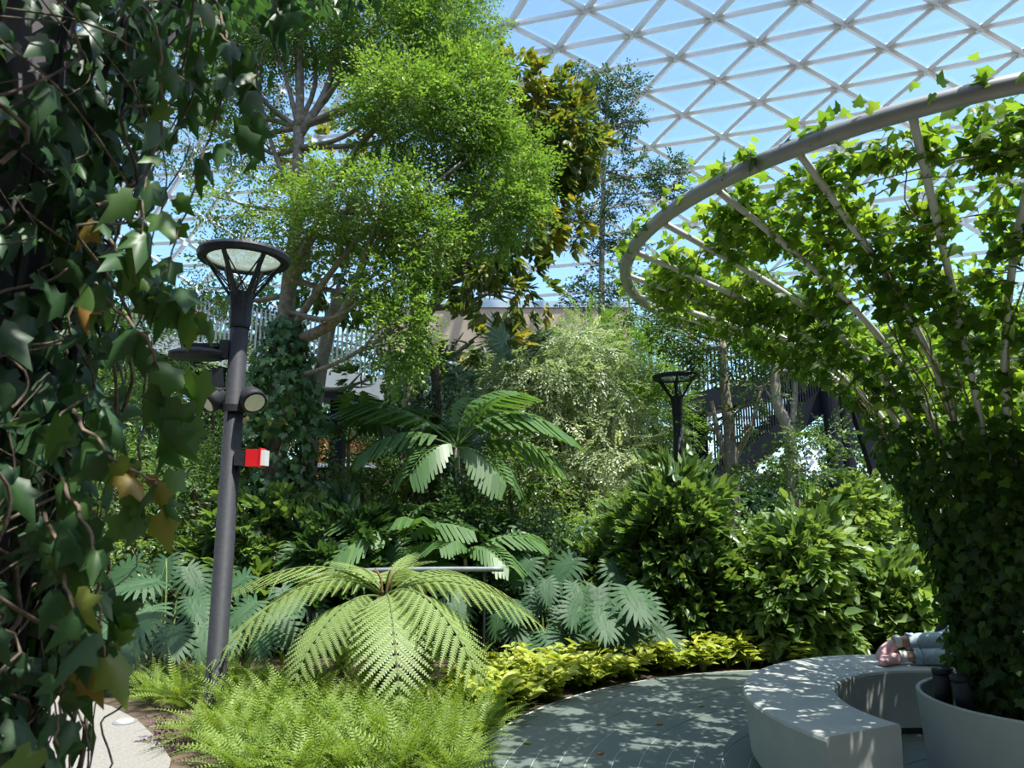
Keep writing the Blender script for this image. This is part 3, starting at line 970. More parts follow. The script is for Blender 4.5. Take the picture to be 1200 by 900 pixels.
bush(795, 8.4, 566, 46, 'tall dark bush with pointed leaves before the second lamp post', 1, 620, L['bush'], SP_LONG, tint=0.5)
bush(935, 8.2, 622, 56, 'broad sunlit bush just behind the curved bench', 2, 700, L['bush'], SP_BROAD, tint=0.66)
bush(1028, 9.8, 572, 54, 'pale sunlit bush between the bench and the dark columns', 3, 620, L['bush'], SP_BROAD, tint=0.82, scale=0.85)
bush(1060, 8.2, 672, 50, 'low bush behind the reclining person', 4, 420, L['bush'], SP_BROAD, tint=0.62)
bush(860, 8.8, 665, 36, 'small bush in the gap between two larger bushes', 5, 260, L['broad'], SP_LONG, tint=0.45)
bush(1150, 8.8, 580, 60, 'bush behind the ivy trellis foot', 6, 300, L['bush'], SP_BROAD, tint=0.45)
bush(725, 9.0, 610, 40, 'bright green bush behind the monstera leaves', 7, 260, L['bush'], SP_LONG, tint=0.6)


bush(540, 9.0, 575, 46, 'dark bush wrapping the trunk of the arching palm', 8, 330, L['dark'], SP_SMALL, tint=0.5, scale=1.2)
bush(400, 8.8, 605, 40, 'dark bush behind the handrail and tree fern', 9, 300, L['broad'], SP_LONG, tint=0.45)
bush(655, 8.9, 640, 40, 'low shaded bush behind the finely cut leaves', 10, 260, L['dark'], SP_SMALL, tint=0.5, scale=1.2)


# ------------------------------------------------------------------ climbing ivy on trunks
def ivy_on(axis_pts, radii, n_, lab, leafm, seed, size=0.085, nparts=0):
    r = np.random.default_rng(seed)
    S = smooth_path(axis_pts, 40)
    root = thing('climbing_ivy', lab, 'ivy', S[0])
    rad = np.interp(np.linspace(0, 1, 40), np.linspace(0, 1, len(radii)), radii)
    i = r.integers(0, 40, n_)
    an = r.uniform(0, 2 * math.pi, n_)
    rr = rad[i] * (1 + r.normal(0, 0.2, n_))
    o = np.stack([np.cos(an), np.sin(an), np.zeros(n_)], 1)
    P = S[i] + o * rr[:, None] + r.normal(0, 0.04, (n_, 3))
    D = o * 0.35 + [0, 0, -1.0] + r.normal(0, 0.35, (n_, 3))
    M = frames(D, (0, 0, 1), 0, r)
    X = np.cross(norm(D), o + r.normal(0, 0.3, o.shape))
    X = norm(X)
    M = np.stack([X, norm(D), np.cross(X, norm(D))], -1)
    A = Acc()
    for w in range(3):
        s = np.arange(n_) % 3 == w
        A.scatter(IV[w], M[s], P[s], size * r.uniform(0.6, 1.25, s.sum()), 0.5 + r.normal(0, 0.16, s.sum()))
    A.build('foliage', leafm, root, kind='stuff')
    for q_ in range(5):
        a0 = q_ * 1.26
        pts = [S[j] + np.array([math.cos(a0 + j * 0.09), math.sin(a0 + j * 0.09), 0]) * rad[j] * 0.75 for j in range(0, 40, 3)]
        branch_acc([(pts, 0.012, 0.006, 5)]).build('stem', VINE, root, True)
    return root


Y = 9.4
ivy_on([ground(316, Y), at(320, 560, Y), at(328, 460, Y), at(338, 380, Y)], (0.42, 0.42, 0.45, 0.16), 2300, 'dark ivy clothing the trunk of the weeping tree', L['ivydark'], 21, 0.10)
Y = 10.6
g0 = ground(510, Y)
tree('clad_stem_tree', 'slim trunk wholly covered in small dark climbing leaves behind the palm', 'tree', [g0, at(510, 560, Y), at(512, 480, Y), at(508, 410, Y)], (0.1, 0.06), [(at(512, 590, Y), (0.28, 0.28, 0.9), 220, 0.35), (at(510, 440, Y), (0.3, 0.3, 0.5), 90, 0.4)],
     SP_SMALL, L['dark'], BARKD, None, 31, (), 0.5, 1.0, 0.5, 0.0)


# ------------------------------------------------------------------ palms
def frond_mesh(length, nl, lw, leaf_len, arch, seed, mat, vee=0.25, hang=0.6, stalkf=0.2):
    """A pinnate frond: arching rachis along +Y, leaflets in pairs, each of two strips."""
    r = np.random.default_rng(seed)
    A = Acc()
    tt = np.linspace(0, 1, 14)
    P = np.stack([0 * tt, length * (tt - 0.12 * arch * tt ** 3), length * (0.30 * arch * tt - arch * 0.62 * tt ** 2)], 1)
    A.add(*tube(P, np.linspace(0.012, 0.003, 14) * max(length, 0.5), 5), tint=0.75)
    T = norm(np.gradient(P, axis=0))
    for i in range(nl):
        f_ = stalkf + (1 - stalkf) * (i + 0.5) / nl
        p = np.array([np.interp(f_, tt, P[:, c_]) for c_ in range(3)])
        tg = norm(np.array([np.interp(f_, tt, T[:, c_]) for c_ in range(3)]))
        up = norm(np.cross(np.cross(tg, [0, 0, 1.0]), tg))
        ll = leaf_len * (math.sin(math.pi * (0.12 + 0.80 * ((i + 0.5) / nl))) ** 0.7) * r.uniform(0.9, 1.08)
        for s in (-1, 1):
            sd = norm(np.cross(tg, up)) * s
            d0 = norm(sd * 0.85 + tg * (0.45 + 0.35 * f_) + up * vee)
            pts = [p, p + d0 * ll * 0.5, p + d0 * ll + np.array([0, 0, -hang * ll * 0.55])]
            wv = norm(np.cross(d0, up)) * lw * 0.5
            V = [pts[0], pts[1] - wv, pts[1] + wv, pts[2] - wv * 0.35, pts[2] + wv * 0.35]
            A.add(np.array(V), [np.array([[0, 2, 1]]), np.array([[1, 2, 4, 3]])], tint=0.5 + r.normal(0, 0.1))
    return A.mesh('frond', mat)


def palm(name, lab, cat, base, crown, fronds, meshes, trunk_r=0.05, bark=BARKP, group=None):
    """fronds: (direction azimuth deg from +x, elevation deg, scale)."""
    root = thing(name, lab, cat, base, group)
    S = smooth_path([base, (np.asarray(base) + crown) / 2 + [0.04, 0, 0], crown], 10)
    Acc().add(*tube(S, np.linspace(trunk_r, trunk_r * 0.7, 10), 8)).build('trunk', bark, root, True)
    for i, (az, el, s) in enumerate(fronds):
        a_, e_ = math.radians(az), math.radians(el)
        d = np.array([math.cos(a_) * math.cos(e_), math.sin(a_) * math.cos(e_), math.sin(e_)])
        obj('frond', meshes[i % len(meshes)], root, mat4(frames(d, (0, 0, 1))[0], crown, s))
    return root


PF = [frond_mesh(1.6, 12, 0.125, 0.62, a_, i, L['palm'], 0.15, 1.15) for i, a_ in enumerate((0.9, 1.15, 0.7))]
palm('arching_palm', 'arching palm with broad pale green leaflets in front of the silvery trees', 'palm', ground(535, 9.6), at(535, 525, 9.6),
     [(205, 12, 0.85), (345, 28, 1.0), (312, -12, 0.75), (238, -5, 0.7), (15, 40, 0.85), (172, 34, 1.05), (75, 60, 0.8), (120, 30, 1.0), (0, 5, 0.9), (320, 50, 0.8)], PF)
palm('arching_palm', 'smaller palm with dark leaflets low beneath the arching palm', 'palm', ground(470, 9.0), at(470, 640, 9.0),
     [(190, 30, 0.7), (230, 15, 0.7), (330, 25, 0.7), (10, 35, 0.7), (80, 50, 0.7), (290, 35, 0.6), (140, 40, 0.7)], PF, 0.035)
palm('arching_palm', 'low palm behind the end of the handrail', 'palm', ground(545, 8.7), at(545, 655, 8.7),
     [(350, 30, 0.6), (310, 20, 0.55), (20, 30, 0.6), (250, 30, 0.5), (200, 25, 0.55), (100, 55, 0.6), (60, 40, 0.6)], PF, 0.03)
palm('arching_palm', 'young palm arching near the ivy-clad trunk', 'palm', ground(400, 10.4), at(408, 520, 10.4),
     [(10, 40, 0.85), (330, 20, 0.8), (190, 45, 0.85), (240, 20, 0.8), (90, 60, 0.8), (290, 50, 0.7)], PF, 0.035)


def fan_mesh(radius, n_, seed, mat):
    r = np.random.default_rng(seed)
    A = Acc()
    for i in range(n_):
        an = math.radians(-125 + 250 * (i + 0.5) / n_)
        d = np.array([math.sin(an), math.cos(an), 0.0])
        ll = radius * (0.75 + 0.25 * math.cos(an)) * r.uniform(0.94, 1.05)
        wv = np.array([d[1], -d[0], 0]) * radius * 0.048
        z = 0.015 * (1 if i % 2 else -1)
        V = [(0, 0, 0), d * ll * 0.6 - wv + [0, 0, z], d * ll * 0.6 + wv + [0, 0, -z], d * ll + [0, 0, -0.14 * radius]]
        A.add(np.array(V, float), [np.array([[0, 2, 3, 1]])], tint=0.5 + r.normal(0, 0.1))
    A.add(*tube([(0, -radius * 1.1, -0.25 * radius), (0, -radius * 0.4, 0.0), (0, 0, 0)], 0.012, 5), tint=0.6)
    return A.mesh('fan_leaf', mat)


FM = [fan_mesh(0.6, 26, i, L['fan']) for i in range(3)]
fans = [(560, 470, 14, 'silvery fan palm in front of the beige terrace'), (610, 440, 13.2, 'silvery fan palm beside the drooping olive leaves'), (690, 430, 15.5, 'silvery fan palm behind the silver-green tree'), (530, 540, 12.8, 'silvery fan palm between the clad stem and the arching palm')]
for j, (px, py, Y, lab) in enumerate(fans):
    r = np.random.default_rng(800 + j)
    base = ground(px, Y)
    cr = at(px, py, Y)
    root = thing('fan_palm', lab, 'palm', base)
    Acc().add(*tube(smooth_path([base, cr], 8), 0.06, 8)).build('trunk', BARKD, root, True)
    for i in range(14):
        az, el = i * 2.4 + r.normal(0, 0.2), r.uniform(0.0, 1.2)
        d = np.array([math.cos(az) * math.cos(el), math.sin(az) * math.cos(el), math.sin(el)])
        s = r.uniform(0.8, 1.15)
        obj('fan_leaf', FM[i % 3], root, mat4(frames(d + [0, 0, -0.15], d * 0.3 + [0, -0.7, 0.7])[0], cr + d * 0.62 * s, s))

# paddle leaves
def paddle_mesh(seed):
    A = Acc()
    tt = np.linspace(0, 1, 9)
    wv = 0.2 * np.sin(math.pi * (0.08 + 0.9 * tt)) ** 0.8
    zz = -0.25 * tt ** 2
    V = np.concatenate([np.stack([-wv, 0.35 + tt, zz + 0.05], 1), np.stack([0 * tt, 0.35 + tt, zz], 1), np.stack([wv, 0.35 + tt, zz + 0.05], 1)])
    i = np.arange(8)
    A.add(V, [np.concatenate([np.stack([i, i + 9, i + 10, i + 1], 1), np.stack([i + 9, i + 18, i + 19, i + 10], 1)])], tint=0.45)
    A.add(*tube([(0, 0, 0), (0, 0.35, 0), (0, 0.9, -0.07)], [0.02, 0.018, 0.006], 5), tint=0.7)
    return A.mesh('paddle_leaf', L['palm'])


PM = paddle_mesh(0)
for px, Y, sc, lab in ((1025, 11.5, 1.5, 'banana-like plant with broad paddle leaves below the dark columns'), (352, 10.0, 1.0, 'upright paddle-leaved plant at the foot of the grey trunk'), (520, 11.5, 1.1, 'paddle-leaved plant in the shade under the palm crown')):
    b = ground(px, Y)
    root = thing('paddle_plant', lab, 'plant', b)
    Acc().add(*tube([b, b + [0, 0, 0.5 * sc]], [0.05, 0.03], 7)).build('stem', STALK, root)
    for i in range(6):
        az = i * 2.4
        d = np.array([math.cos(az) * 0.5, math.sin(az) * 0.5, 0.9])
        obj('paddle_leaf', PM, root, mat4(frames(d, (-math.cos(az), -math.sin(az), 0.3))[0], b + [0, 0, 0.35 * sc], sc))


# ------------------------------------------------------------------ split-leaf plants
def monstera_mesh(seed, nf=9, deep=0.75):
    """A split leaf: fingers either side of a midrib, joined near the rib, gently arched."""
    r = np.random.default_rng(seed)
    A = Acc()

    def bend(x, y):
        return -0.75 * x * x - 0.20 * (y - 0.2) ** 2 + 0.16 * abs(x)
    for s in (-1, 1):
        for i in range(nf):
            f_ = i / (nf - 1)
            an = math.radians(132 - 118 * f_)
            y0 = 0.02 + 0.55 * f_
            ll = (0.42 + 0.16 * math.sin(math.pi * f_)) * r.uniform(0.92, 1.06)
            d = np.array([math.sin(an) * s, math.cos(an)])
            nrm = np.array([-d[1], d[0]])
            wv = 0.033 + 0.012 * math.sin(math.pi * f_)
            p0 = np.array([0, y0])
            rows = []
            for q_, ww in ((0.0, 1.15), (0.42, 1.22), (0.75, 1.0), (1.0, 0.15)):
                c_ = p0 + d * ll * q_ + np.array([0, 0.05 * q_ * q_])
                rows += [c_ - nrm * wv * ww, c_ + nrm * wv * ww]
            V = np.array([(x, y, bend(x, y)) for x, y in rows])
            A.add(V, [np.array([[0, 1, 3, 2], [2, 3, 5, 4], [4, 5, 7, 6]])], tint=0.5 + r.normal(0, 0.05))
    V = np.array([(x, y, bend(x, y) + 0.002) for x, y in [(0, -0.02), (0.1, 0.05), (0.12, 0.3), (0.08, 0.6), (0, 0.98), (-0.08, 0.6), (-0.12, 0.3), (-0.1, 0.05)]])
    A.add(V, [np.array([[0, 1, 2, 7], [7, 2, 3, 6], [6, 3, 4, 5]])[:, [0, 1, 2, 3]]], tint=0.55)
    A.add(*tube([(0, 0, 0.006), (0, 0.5, bend(0, 0.5) + 0.008), (0, 0.95, bend(0, 0.95) + 0.004)], [0.012, 0.008, 0.003], 4), tint=0.95)
    return A.mesh('leaf', L['monstera'])


MM = [monstera_mesh(i) for i in range(3)]


def monstera(lab, base, leaves, seed, size):
    r = np.random.default_rng(seed)
    root = thing('split_leaf_plant', lab, 'plant', base, 'split-leaf plants')
    for i, (px, py, Y) in enumerate(leaves):
        p = at(px, py, Y)
        out = norm(p - np.asarray(base)) * [1, 1, 0]
        d = norm(out * 0.6 + np.array([r.normal(0, 0.5), -0.5, -0.75 + r.normal(0, 0.2)]))
        up = norm(np.array([r.normal(0, 0.25), -0.55, 0.8]))
        s = size * r.uniform(0.8, 1.2)
        lf = obj('leaf', MM[i % 3], root, mat4(frames(d, up)[0], p, s))
        st = smooth_path([np.asarray(base) + r.normal(0, 0.06, 3) * [1, 1, 0], (np.asarray(base) + p) / 2 + [0, 0, 0.15 + 0.1 * r.random()], p], 8)
        Acc().add(*tube(st, np.linspace(0.014, 0.008, 8), 5)).build('stalk', STALK, root, True)


monstera('split-leaf plant with big glossy leaves above the golden ground cover', ground(715, 8.0), [(735, 688, 7.5), (705, 712, 7.4), (752, 700, 7.6), (742, 738, 7.4), (690, 735, 7.7), (670, 655, 8.3), (715, 660, 8.2), (765, 735, 7.7), (700, 690, 7.9), (730, 715, 7.6), (680, 700, 7.8), (745, 670, 8.2)], 1, 0.44)
monstera('split-leaf plant with finely cut pale leaves between handrail and large leaves', ground(645, 8.0), [(640, 680, 7.7), (672, 684, 7.7), (628, 690, 7.8), (678, 704, 7.6), (640, 738, 7.6), (610, 705, 7.8), (655, 745, 7.6), (600, 735, 7.7), (585, 712, 8.0), (622, 655, 8.3), (655, 715, 7.8), (615, 752, 7.6), (668, 758, 7.6)], 2, 0.36)
monstera('split-leaf plant between the lamp post and the ivy pillar', ground(190, 7.6), [(150, 690, 7.4), (185, 680, 7.5), (205, 735, 7.0), (170, 740, 7.1), (225, 700, 7.4), (195, 655, 7.9), (140, 720, 7.3), (235, 735, 7.1), (160, 660, 7.8), (220, 665, 7.8), (125, 700, 7.5), (130, 745, 7.1), (180, 710, 7.3), (100, 720, 7.4)], 3, 0.44)
monstera('split-leaf plant in the shade between lamp post and tree fern', ground(290, 7.8), [(275, 740, 7.3), (300, 705, 7.5), (260, 700, 7.6), (320, 720, 7.5), (290, 675, 7.9), (330, 690, 7.9), (265, 665, 8.0), (310, 740, 7.3), (350, 690, 8.2), (340, 660, 8.4)], 4, 0.40)
monstera('dark split-leaf plant behind the handrail', ground(430, 8.6), [(395, 640, 8.4), (430, 655, 8.4), (460, 640, 8.6), (500, 650, 8.6), (410, 615, 8.8), (370, 630, 8.6), (530, 690, 8.3), (350, 640, 8.6)], 5, 0.42)


# ------------------------------------------------------------------ tree fern
def bipinnate(length, npin, pin_len, npl, arch, seed, mat):
    """A tree fern frond: arching rachis, pinnae in pairs, every pinna toothed with small leaflets."""
    r = np.random.default_rng(seed)
    A = Acc()
    tt = np.linspace(0, 1, 16)
    P = np.stack([0.05 * np.sin(tt * 2 + seed), length * (tt - 0.10 * arch * tt ** 2.5), length * arch * (0.30 * tt - 0.78 * tt ** 2)], 1)
    A.add(*tube(P, np.linspace(0.013, 0.002, 16), 5), tint=0.25)
    T = norm(np.gradient(P, axis=0))
    leaf = np.array([(0, 0, 0), (0.27, 0.42, 0.0), (0.0, 1.0, 0), (-0.27, 0.42, 0.0)])
    for i in range(npin):
        f_ = 0.12 + 0.88 * (i + 0.5) / npin
        p = np.array([np.interp(f_, tt, P[:, c_]) for c_ in range(3)])
        tg = norm(np.array([np.interp(f_, tt, T[:, c_]) for c_ in range(3)]))
        up = norm(np.cross(np.cross(tg, [0, 0, 1.0]), tg))
        pl_ = pin_len * (math.sin(math.pi * min(1, (0.14 + 0.86 * f_) * 1.0) ** 1.15) ** 0.75 + 0.04)
        for s in (-1, 1):
            sd = norm(np.cross(tg, up)) * s
            d0 = norm(sd * 0.88 + tg * (0.35 + 0.3 * f_) + up * 0.06)
            q0, q1 = p, p + d0 * pl_ + np.array([0, 0, -0.42 * pl_])
            A.add(*tube([q0, q1], [0.003, 0.001], 3, False), tint=0.45)
            wb = norm(np.cross(norm(q1 - q0), up))
            A.add(np.array([q0 - wb * 0.014, q0 + wb * 0.014, q1 + wb * 0.003, q1 - wb * 0.003]), [np.array([[0, 1, 2, 3]])], tint=0.45)
            nn = max(4, int(npl * pl_ / pin_len))
            u = (np.arange(nn) + 0.7) / nn
            c_ = q0 + (q1 - q0) * u[:, None]
            ax_ = norm(q1 - q0)
            nrm = norm(np.cross(ax_, np.cross(up, ax_)))
            for s2 in (-1, 1):
                sv = norm(np.cross(ax_, up)) * s2
                dd = norm(sv * 0.9 + ax_ * 0.4)
                ln = 0.050 * (1 - u ** 2 * 0.75) * (pl_ / pin_len * 0.5 + 0.5)
                M = np.broadcast_to(frames(dd, up)[0], (nn, 3, 3))
                A.scatter((leaf, [np.array([[0, 1, 2, 3]])], np.full(4, 0.5)), M, c_, ln, 0.5 + r.normal(0, 0.1, nn))
    return A.mesh('frond', mat)


TF = [bipinnate(1.35, 15, 0.38, 20, a_, i, L['treefern']) for i, a_ in enumerate((1.0, 1.25, 0.85))]
base = ground(448, 6.75)
crown = np.array([base[0], base[1], 0.82])
root = thing('tree_fern', 'tree fern with wide arching lacy fronds on a dark trunk', 'fern', base)
S = smooth_path([base, base + [0.02, 0, 0.5], crown], 12)
Acc().add(*tube(S, np.linspace(0.11, 0.09, 12), 10)).build('trunk', BARKD, root, True)
for i, (az, el, s) in enumerate([(184, 24, 1.12), (212, 16, 1.05), (240, -2, 0.86), (288, 0, 0.98), (318, 6, 1.0), (346, 14, 1.08), (14, 18, 1.0), (158, 22, 1.0), (45, 22, 0.9), (130, 24, 0.9), (88, 28, 0.8),
                                (192, 52, 0.42), (345, 58, 0.40), (265, -18, 0.62), (60, 60, 0.4)]):
    a_, e_ = math.radians(az), math.radians(el)
    d = np.array([math.cos(a_) * math.cos(e_), math.sin(a_) * math.cos(e_), math.sin(e_)])
    obj('frond', TF[i % 3], root, mat4(frames(d, (0, 0, 1))[0], crown + d * 0.05, s))
for i in range(5):
    a_ = i * 1.3
    P = [crown + [0.03 * math.cos(a_), 0.03 * math.sin(a_), 0], crown + [0.06 * math.cos(a_), 0.06 * math.sin(a_), 0.16], crown + [0.13 * math.cos(a_), 0.13 * math.sin(a_), 0.24]]
    branch_acc([(P, 0.012, 0.006, 5)]).build('young_frond', STALKB, root, True)


# ------------------------------------------------------------------ sword ferns
def sword_frond(length, npair, lw, arch, seed, mat):
    r = np.random.default_rng(seed)
    A = Acc()
    tt = np.linspace(0, 1, 9)
    P = np.stack([0.06 * length * np.sin(tt * 2.2 + seed), length * (tt - 0.12 * arch * tt ** 2), length * arch * (0.05 * tt - 0.5 * tt ** 2)], 1)
    A.add(*tube(P, np.linspace(0.003, 0.001, 9), 3, False), tint=0.6)
    T = norm(np.gradient(P, axis=0))
    f_ = 0.1 + 0.9 * (np.arange(npair) + 0.5) / npair
    p = np.stack([np.interp(f_, tt, P[:, c_]) for c_ in range(3)], 1)
    tg = norm(np.stack([np.interp(f_, tt, T[:, c_]) for c_ in range(3)], 1))
    up = norm(np.cross(np.cross(tg, [0, 0, 1.0]), tg))
    ln = lw * np.minimum(1, np.sin(math.pi * np.clip(0.15 + 0.83 * f_, 0, 1)) * 1.25)
    leaf = np.array([(0, 0, 0), (0.16, 0.3, 0.03), (0.0, 1.0, -0.08), (-0.16, 0.3, 0.03)])
    for s in (-1, 1):
        d = norm(np.cross(tg, up) * s + tg * 0.35 + up * 0.25)
        M = frames(d, (0, 0, 1))
        M = np.stack([norm(np.cross(d, up)), d, np.cross(norm(np.cross(d, up)), d)], -1)
        A.scatter((leaf, [np.array([[0, 1, 2, 3]])], np.full(4, 0.5)), M, p, ln, 0.5 + r.normal(0, 0.1, npair))
    return A.mesh('frond', mat)


SF = [sword_frond(0.56, 21, 0.046, a_, i, L['boston']) for i, a_ in enumerate((0.8, 1.15, 1.5, 0.55))]
spots = [(245, 868, 0.95, 'at the path edge beside the purple leaves'), (300, 880, 1.1, 'second along the front row, below the tree fern tips'), (352, 893, 1.1, 'third along the front row'), (405, 885, 1.05, 'fourth along the front row, below the tree fern trunk'),
         (455, 893, 1.05, 'fifth along the front row'), (505, 880, 1.0, 'sixth along the front row, near the paving'), (552, 866, 0.9, 'last of the front row, touching the paving'), (275, 838, 0.95, 'just in front of the lamp post foot'), (325, 846, 1.0, 'behind the front row under the drooping fronds'),
         (380, 850, 1.0, 'shaded beneath the tree fern crown'), (440, 856, 0.95, 'in front of the tree fern trunk'), (500, 850, 0.95, 'under the tree fern fronds by the paving'), (545, 838, 0.85, 'behind the last of the front row'), (148, 812, 0.8, 'at the far end of the path'),
         (178, 822, 0.9, 'second from the far end of the path'), (212, 830, 0.95, 'on the bare soil between path and lamp post'), (200, 805, 0.85, 'behind the ferns by the path'), (285, 808, 0.9, 'beside the lamp post, behind it'), (320, 812, 0.9, 'shaded behind the lamp post row'),
         (365, 815, 0.9, 'in deep shade behind the tree fern fronds'), (240, 808, 0.85, 'directly behind the lamp post'), (270, 896, 0.9, 'nearest to the camera by the path'), (520, 900, 0.9, 'nearest to the camera by the paving'), (575, 830, 0.8, 'between tree fern and golden plants'), (578, 850, 0.85, 'at the paving edge before the golden plants'), (600, 822, 0.7, 'mixed into the first golden plants'), (475, 830, 0.95, 'right behind the tree fern trunk'), (420, 828, 0.95, 'in the shade left of the tree fern trunk'), (292, 918, 1.0, 'at the frame bottom, near the path'), (352, 922, 1.0, 'at the frame bottom, third from the path'), (412, 918, 1.0, 'at the frame bottom, below the tree fern'), (470, 922, 1.0, 'at the frame bottom, third from the paving'), (528, 918, 0.95, 'at the frame bottom, close to the paving'), (345, 792, 1.1, 'behind the long tree fern frond nearest the lamp post'), (400, 786, 1.1, 'behind the tree fern on its lamp post side'), (495, 786, 1.1, 'behind the tree fern on its paving side'), (545, 795, 1.0, 'between the handrail end and the golden plants')]
for j, (px, py, sc, where) in enumerate(spots):
    r = np.random.default_rng(900 + j)
    b = ground_at(px, py)
    sc = sc * (0.92 if py > 858 else 0.72 if 340 < px < 530 else 0.82)
    root = thing('sword_fern', 'light green sword fern clump ' + where, 'fern', b, 'sword ferns bedding the front border')
    nf = 56 if py > 825 else 50
    for i in range(nf):
        az = r.uniform(0, 6.283)
        el = math.radians(r.uniform(34, 86))
        d = np.array([math.cos(az) * math.cos(el), math.sin(az) * math.cos(el), math.sin(el)])
        s = sc * r.uniform(0.65, 1.1)
        obj('frond', SF[r.integers(0, 4)], root, mat4(frames(d, (0, 0, 1), 0.2, r)[0], b + [r.normal(0, 0.05), r.normal(0, 0.05), 0.0], s))

# ------------------------------------------------------------------ golden ground cover along the paving
golds = []
for v in range(5):
    r = np.random.default_rng(950 + v)
    A = Acc()
    for st in range(7):
        tip = np.array([r.normal(0, 0.10), r.normal(0, 0.10), r.uniform(0.14, 0.28)])
        n_ = 12
        f_ = r.uniform(0.35, 1.0, n_)
        P = tip * f_[:, None]
        az = r.uniform(0, 6.28, n_)
        D = np.stack([np.cos(az), np.sin(az), r.uniform(-0.2, 0.7, n_)], 1)
        A.scatter(HX if st % 2 else HXN, frames(D, (0, 0, 1), 0.3, r), P, r.uniform(0.08, 0.14, n_), 0.35 + 0.35 * f_ + r.normal(0, 0.1, n_))
    golds.append(A.mesh('foliage', L['gold']))
gstem = Acc()
for st in range(5):
    gstem.add(*tube([(0, 0, -0.02), (0.05 * math.cos(st * 1.3), 0.05 * math.sin(st * 1.3), 0.14)], [0.005, 0.003], 4))
gstem = gstem.mesh('stem', STALK)
r = np.random.default_rng(77)
made = 0
for i in range(120):
    ang = math.radians(r.uniform(86, 152))
    rad = PAVE_R + 0.12 + 0.85 * r.random() ** 1.2 * (0.55 + 0.45 * math.sin(ang))
    p = np.array([CX + rad * math.cos(ang), CY - 0.15 + rad * math.sin(ang), -0.02])
    m_ = Matrix.Translation(Vector(p)) @ Matrix.Rotation(r.uniform(0, 6.28), 4, 'Z') @ Matrix.Scale(r.uniform(0.8, 1.25), 4)
    root = obj('golden_plant', None, None, m_)
    tag(root, 'low golden-leaved plant in the strip edging the round paving', 'plant', 'golden plants edging the round paving')
    obj('foliage', golds[i % 5], root, m_, kind='stuff')
    obj('stem', gstem, root, m_)
q = ground_at(205, 872)
root = thing('purple_plant', 'small purple-leaved plant on the soil by the path', 'plant', q)
A = Acc()
fill_blob(A, q + [0, 0, 0.04], (0.13, 0.1, 0.05), 26, SP_SMALL, np.random.default_rng(3), scale=0.45)
A.build('foliage', L['purple'], root)
A = Acc()
A.add(*tube([q, q + [0, 0, 0.06]], 0.006, 5))
A.build('stem', STALKB, root)
for j, (px, py, c_, where) in enumerate([(612, 872, 'gold', 'near the fern edge'), (768, 850, 'red', 'before the bench'), (818, 829, 'gold', 'close to the golden plants'), (700, 885, 'red', 'in the middle of the paving front')]):
    q = ground_at(px, py)
    A = Acc()
    A.scatter(HX, frames([[1, 0.3 * j, 0]]), (q + [0, 0, 0.008])[None], np.array([0.07]), 0.6)
    tag(A.build('fallen_leaf', L[c_]), 'single fallen leaf lying on the paving ' + where, 'leaf', 'leaves fallen on the paving')


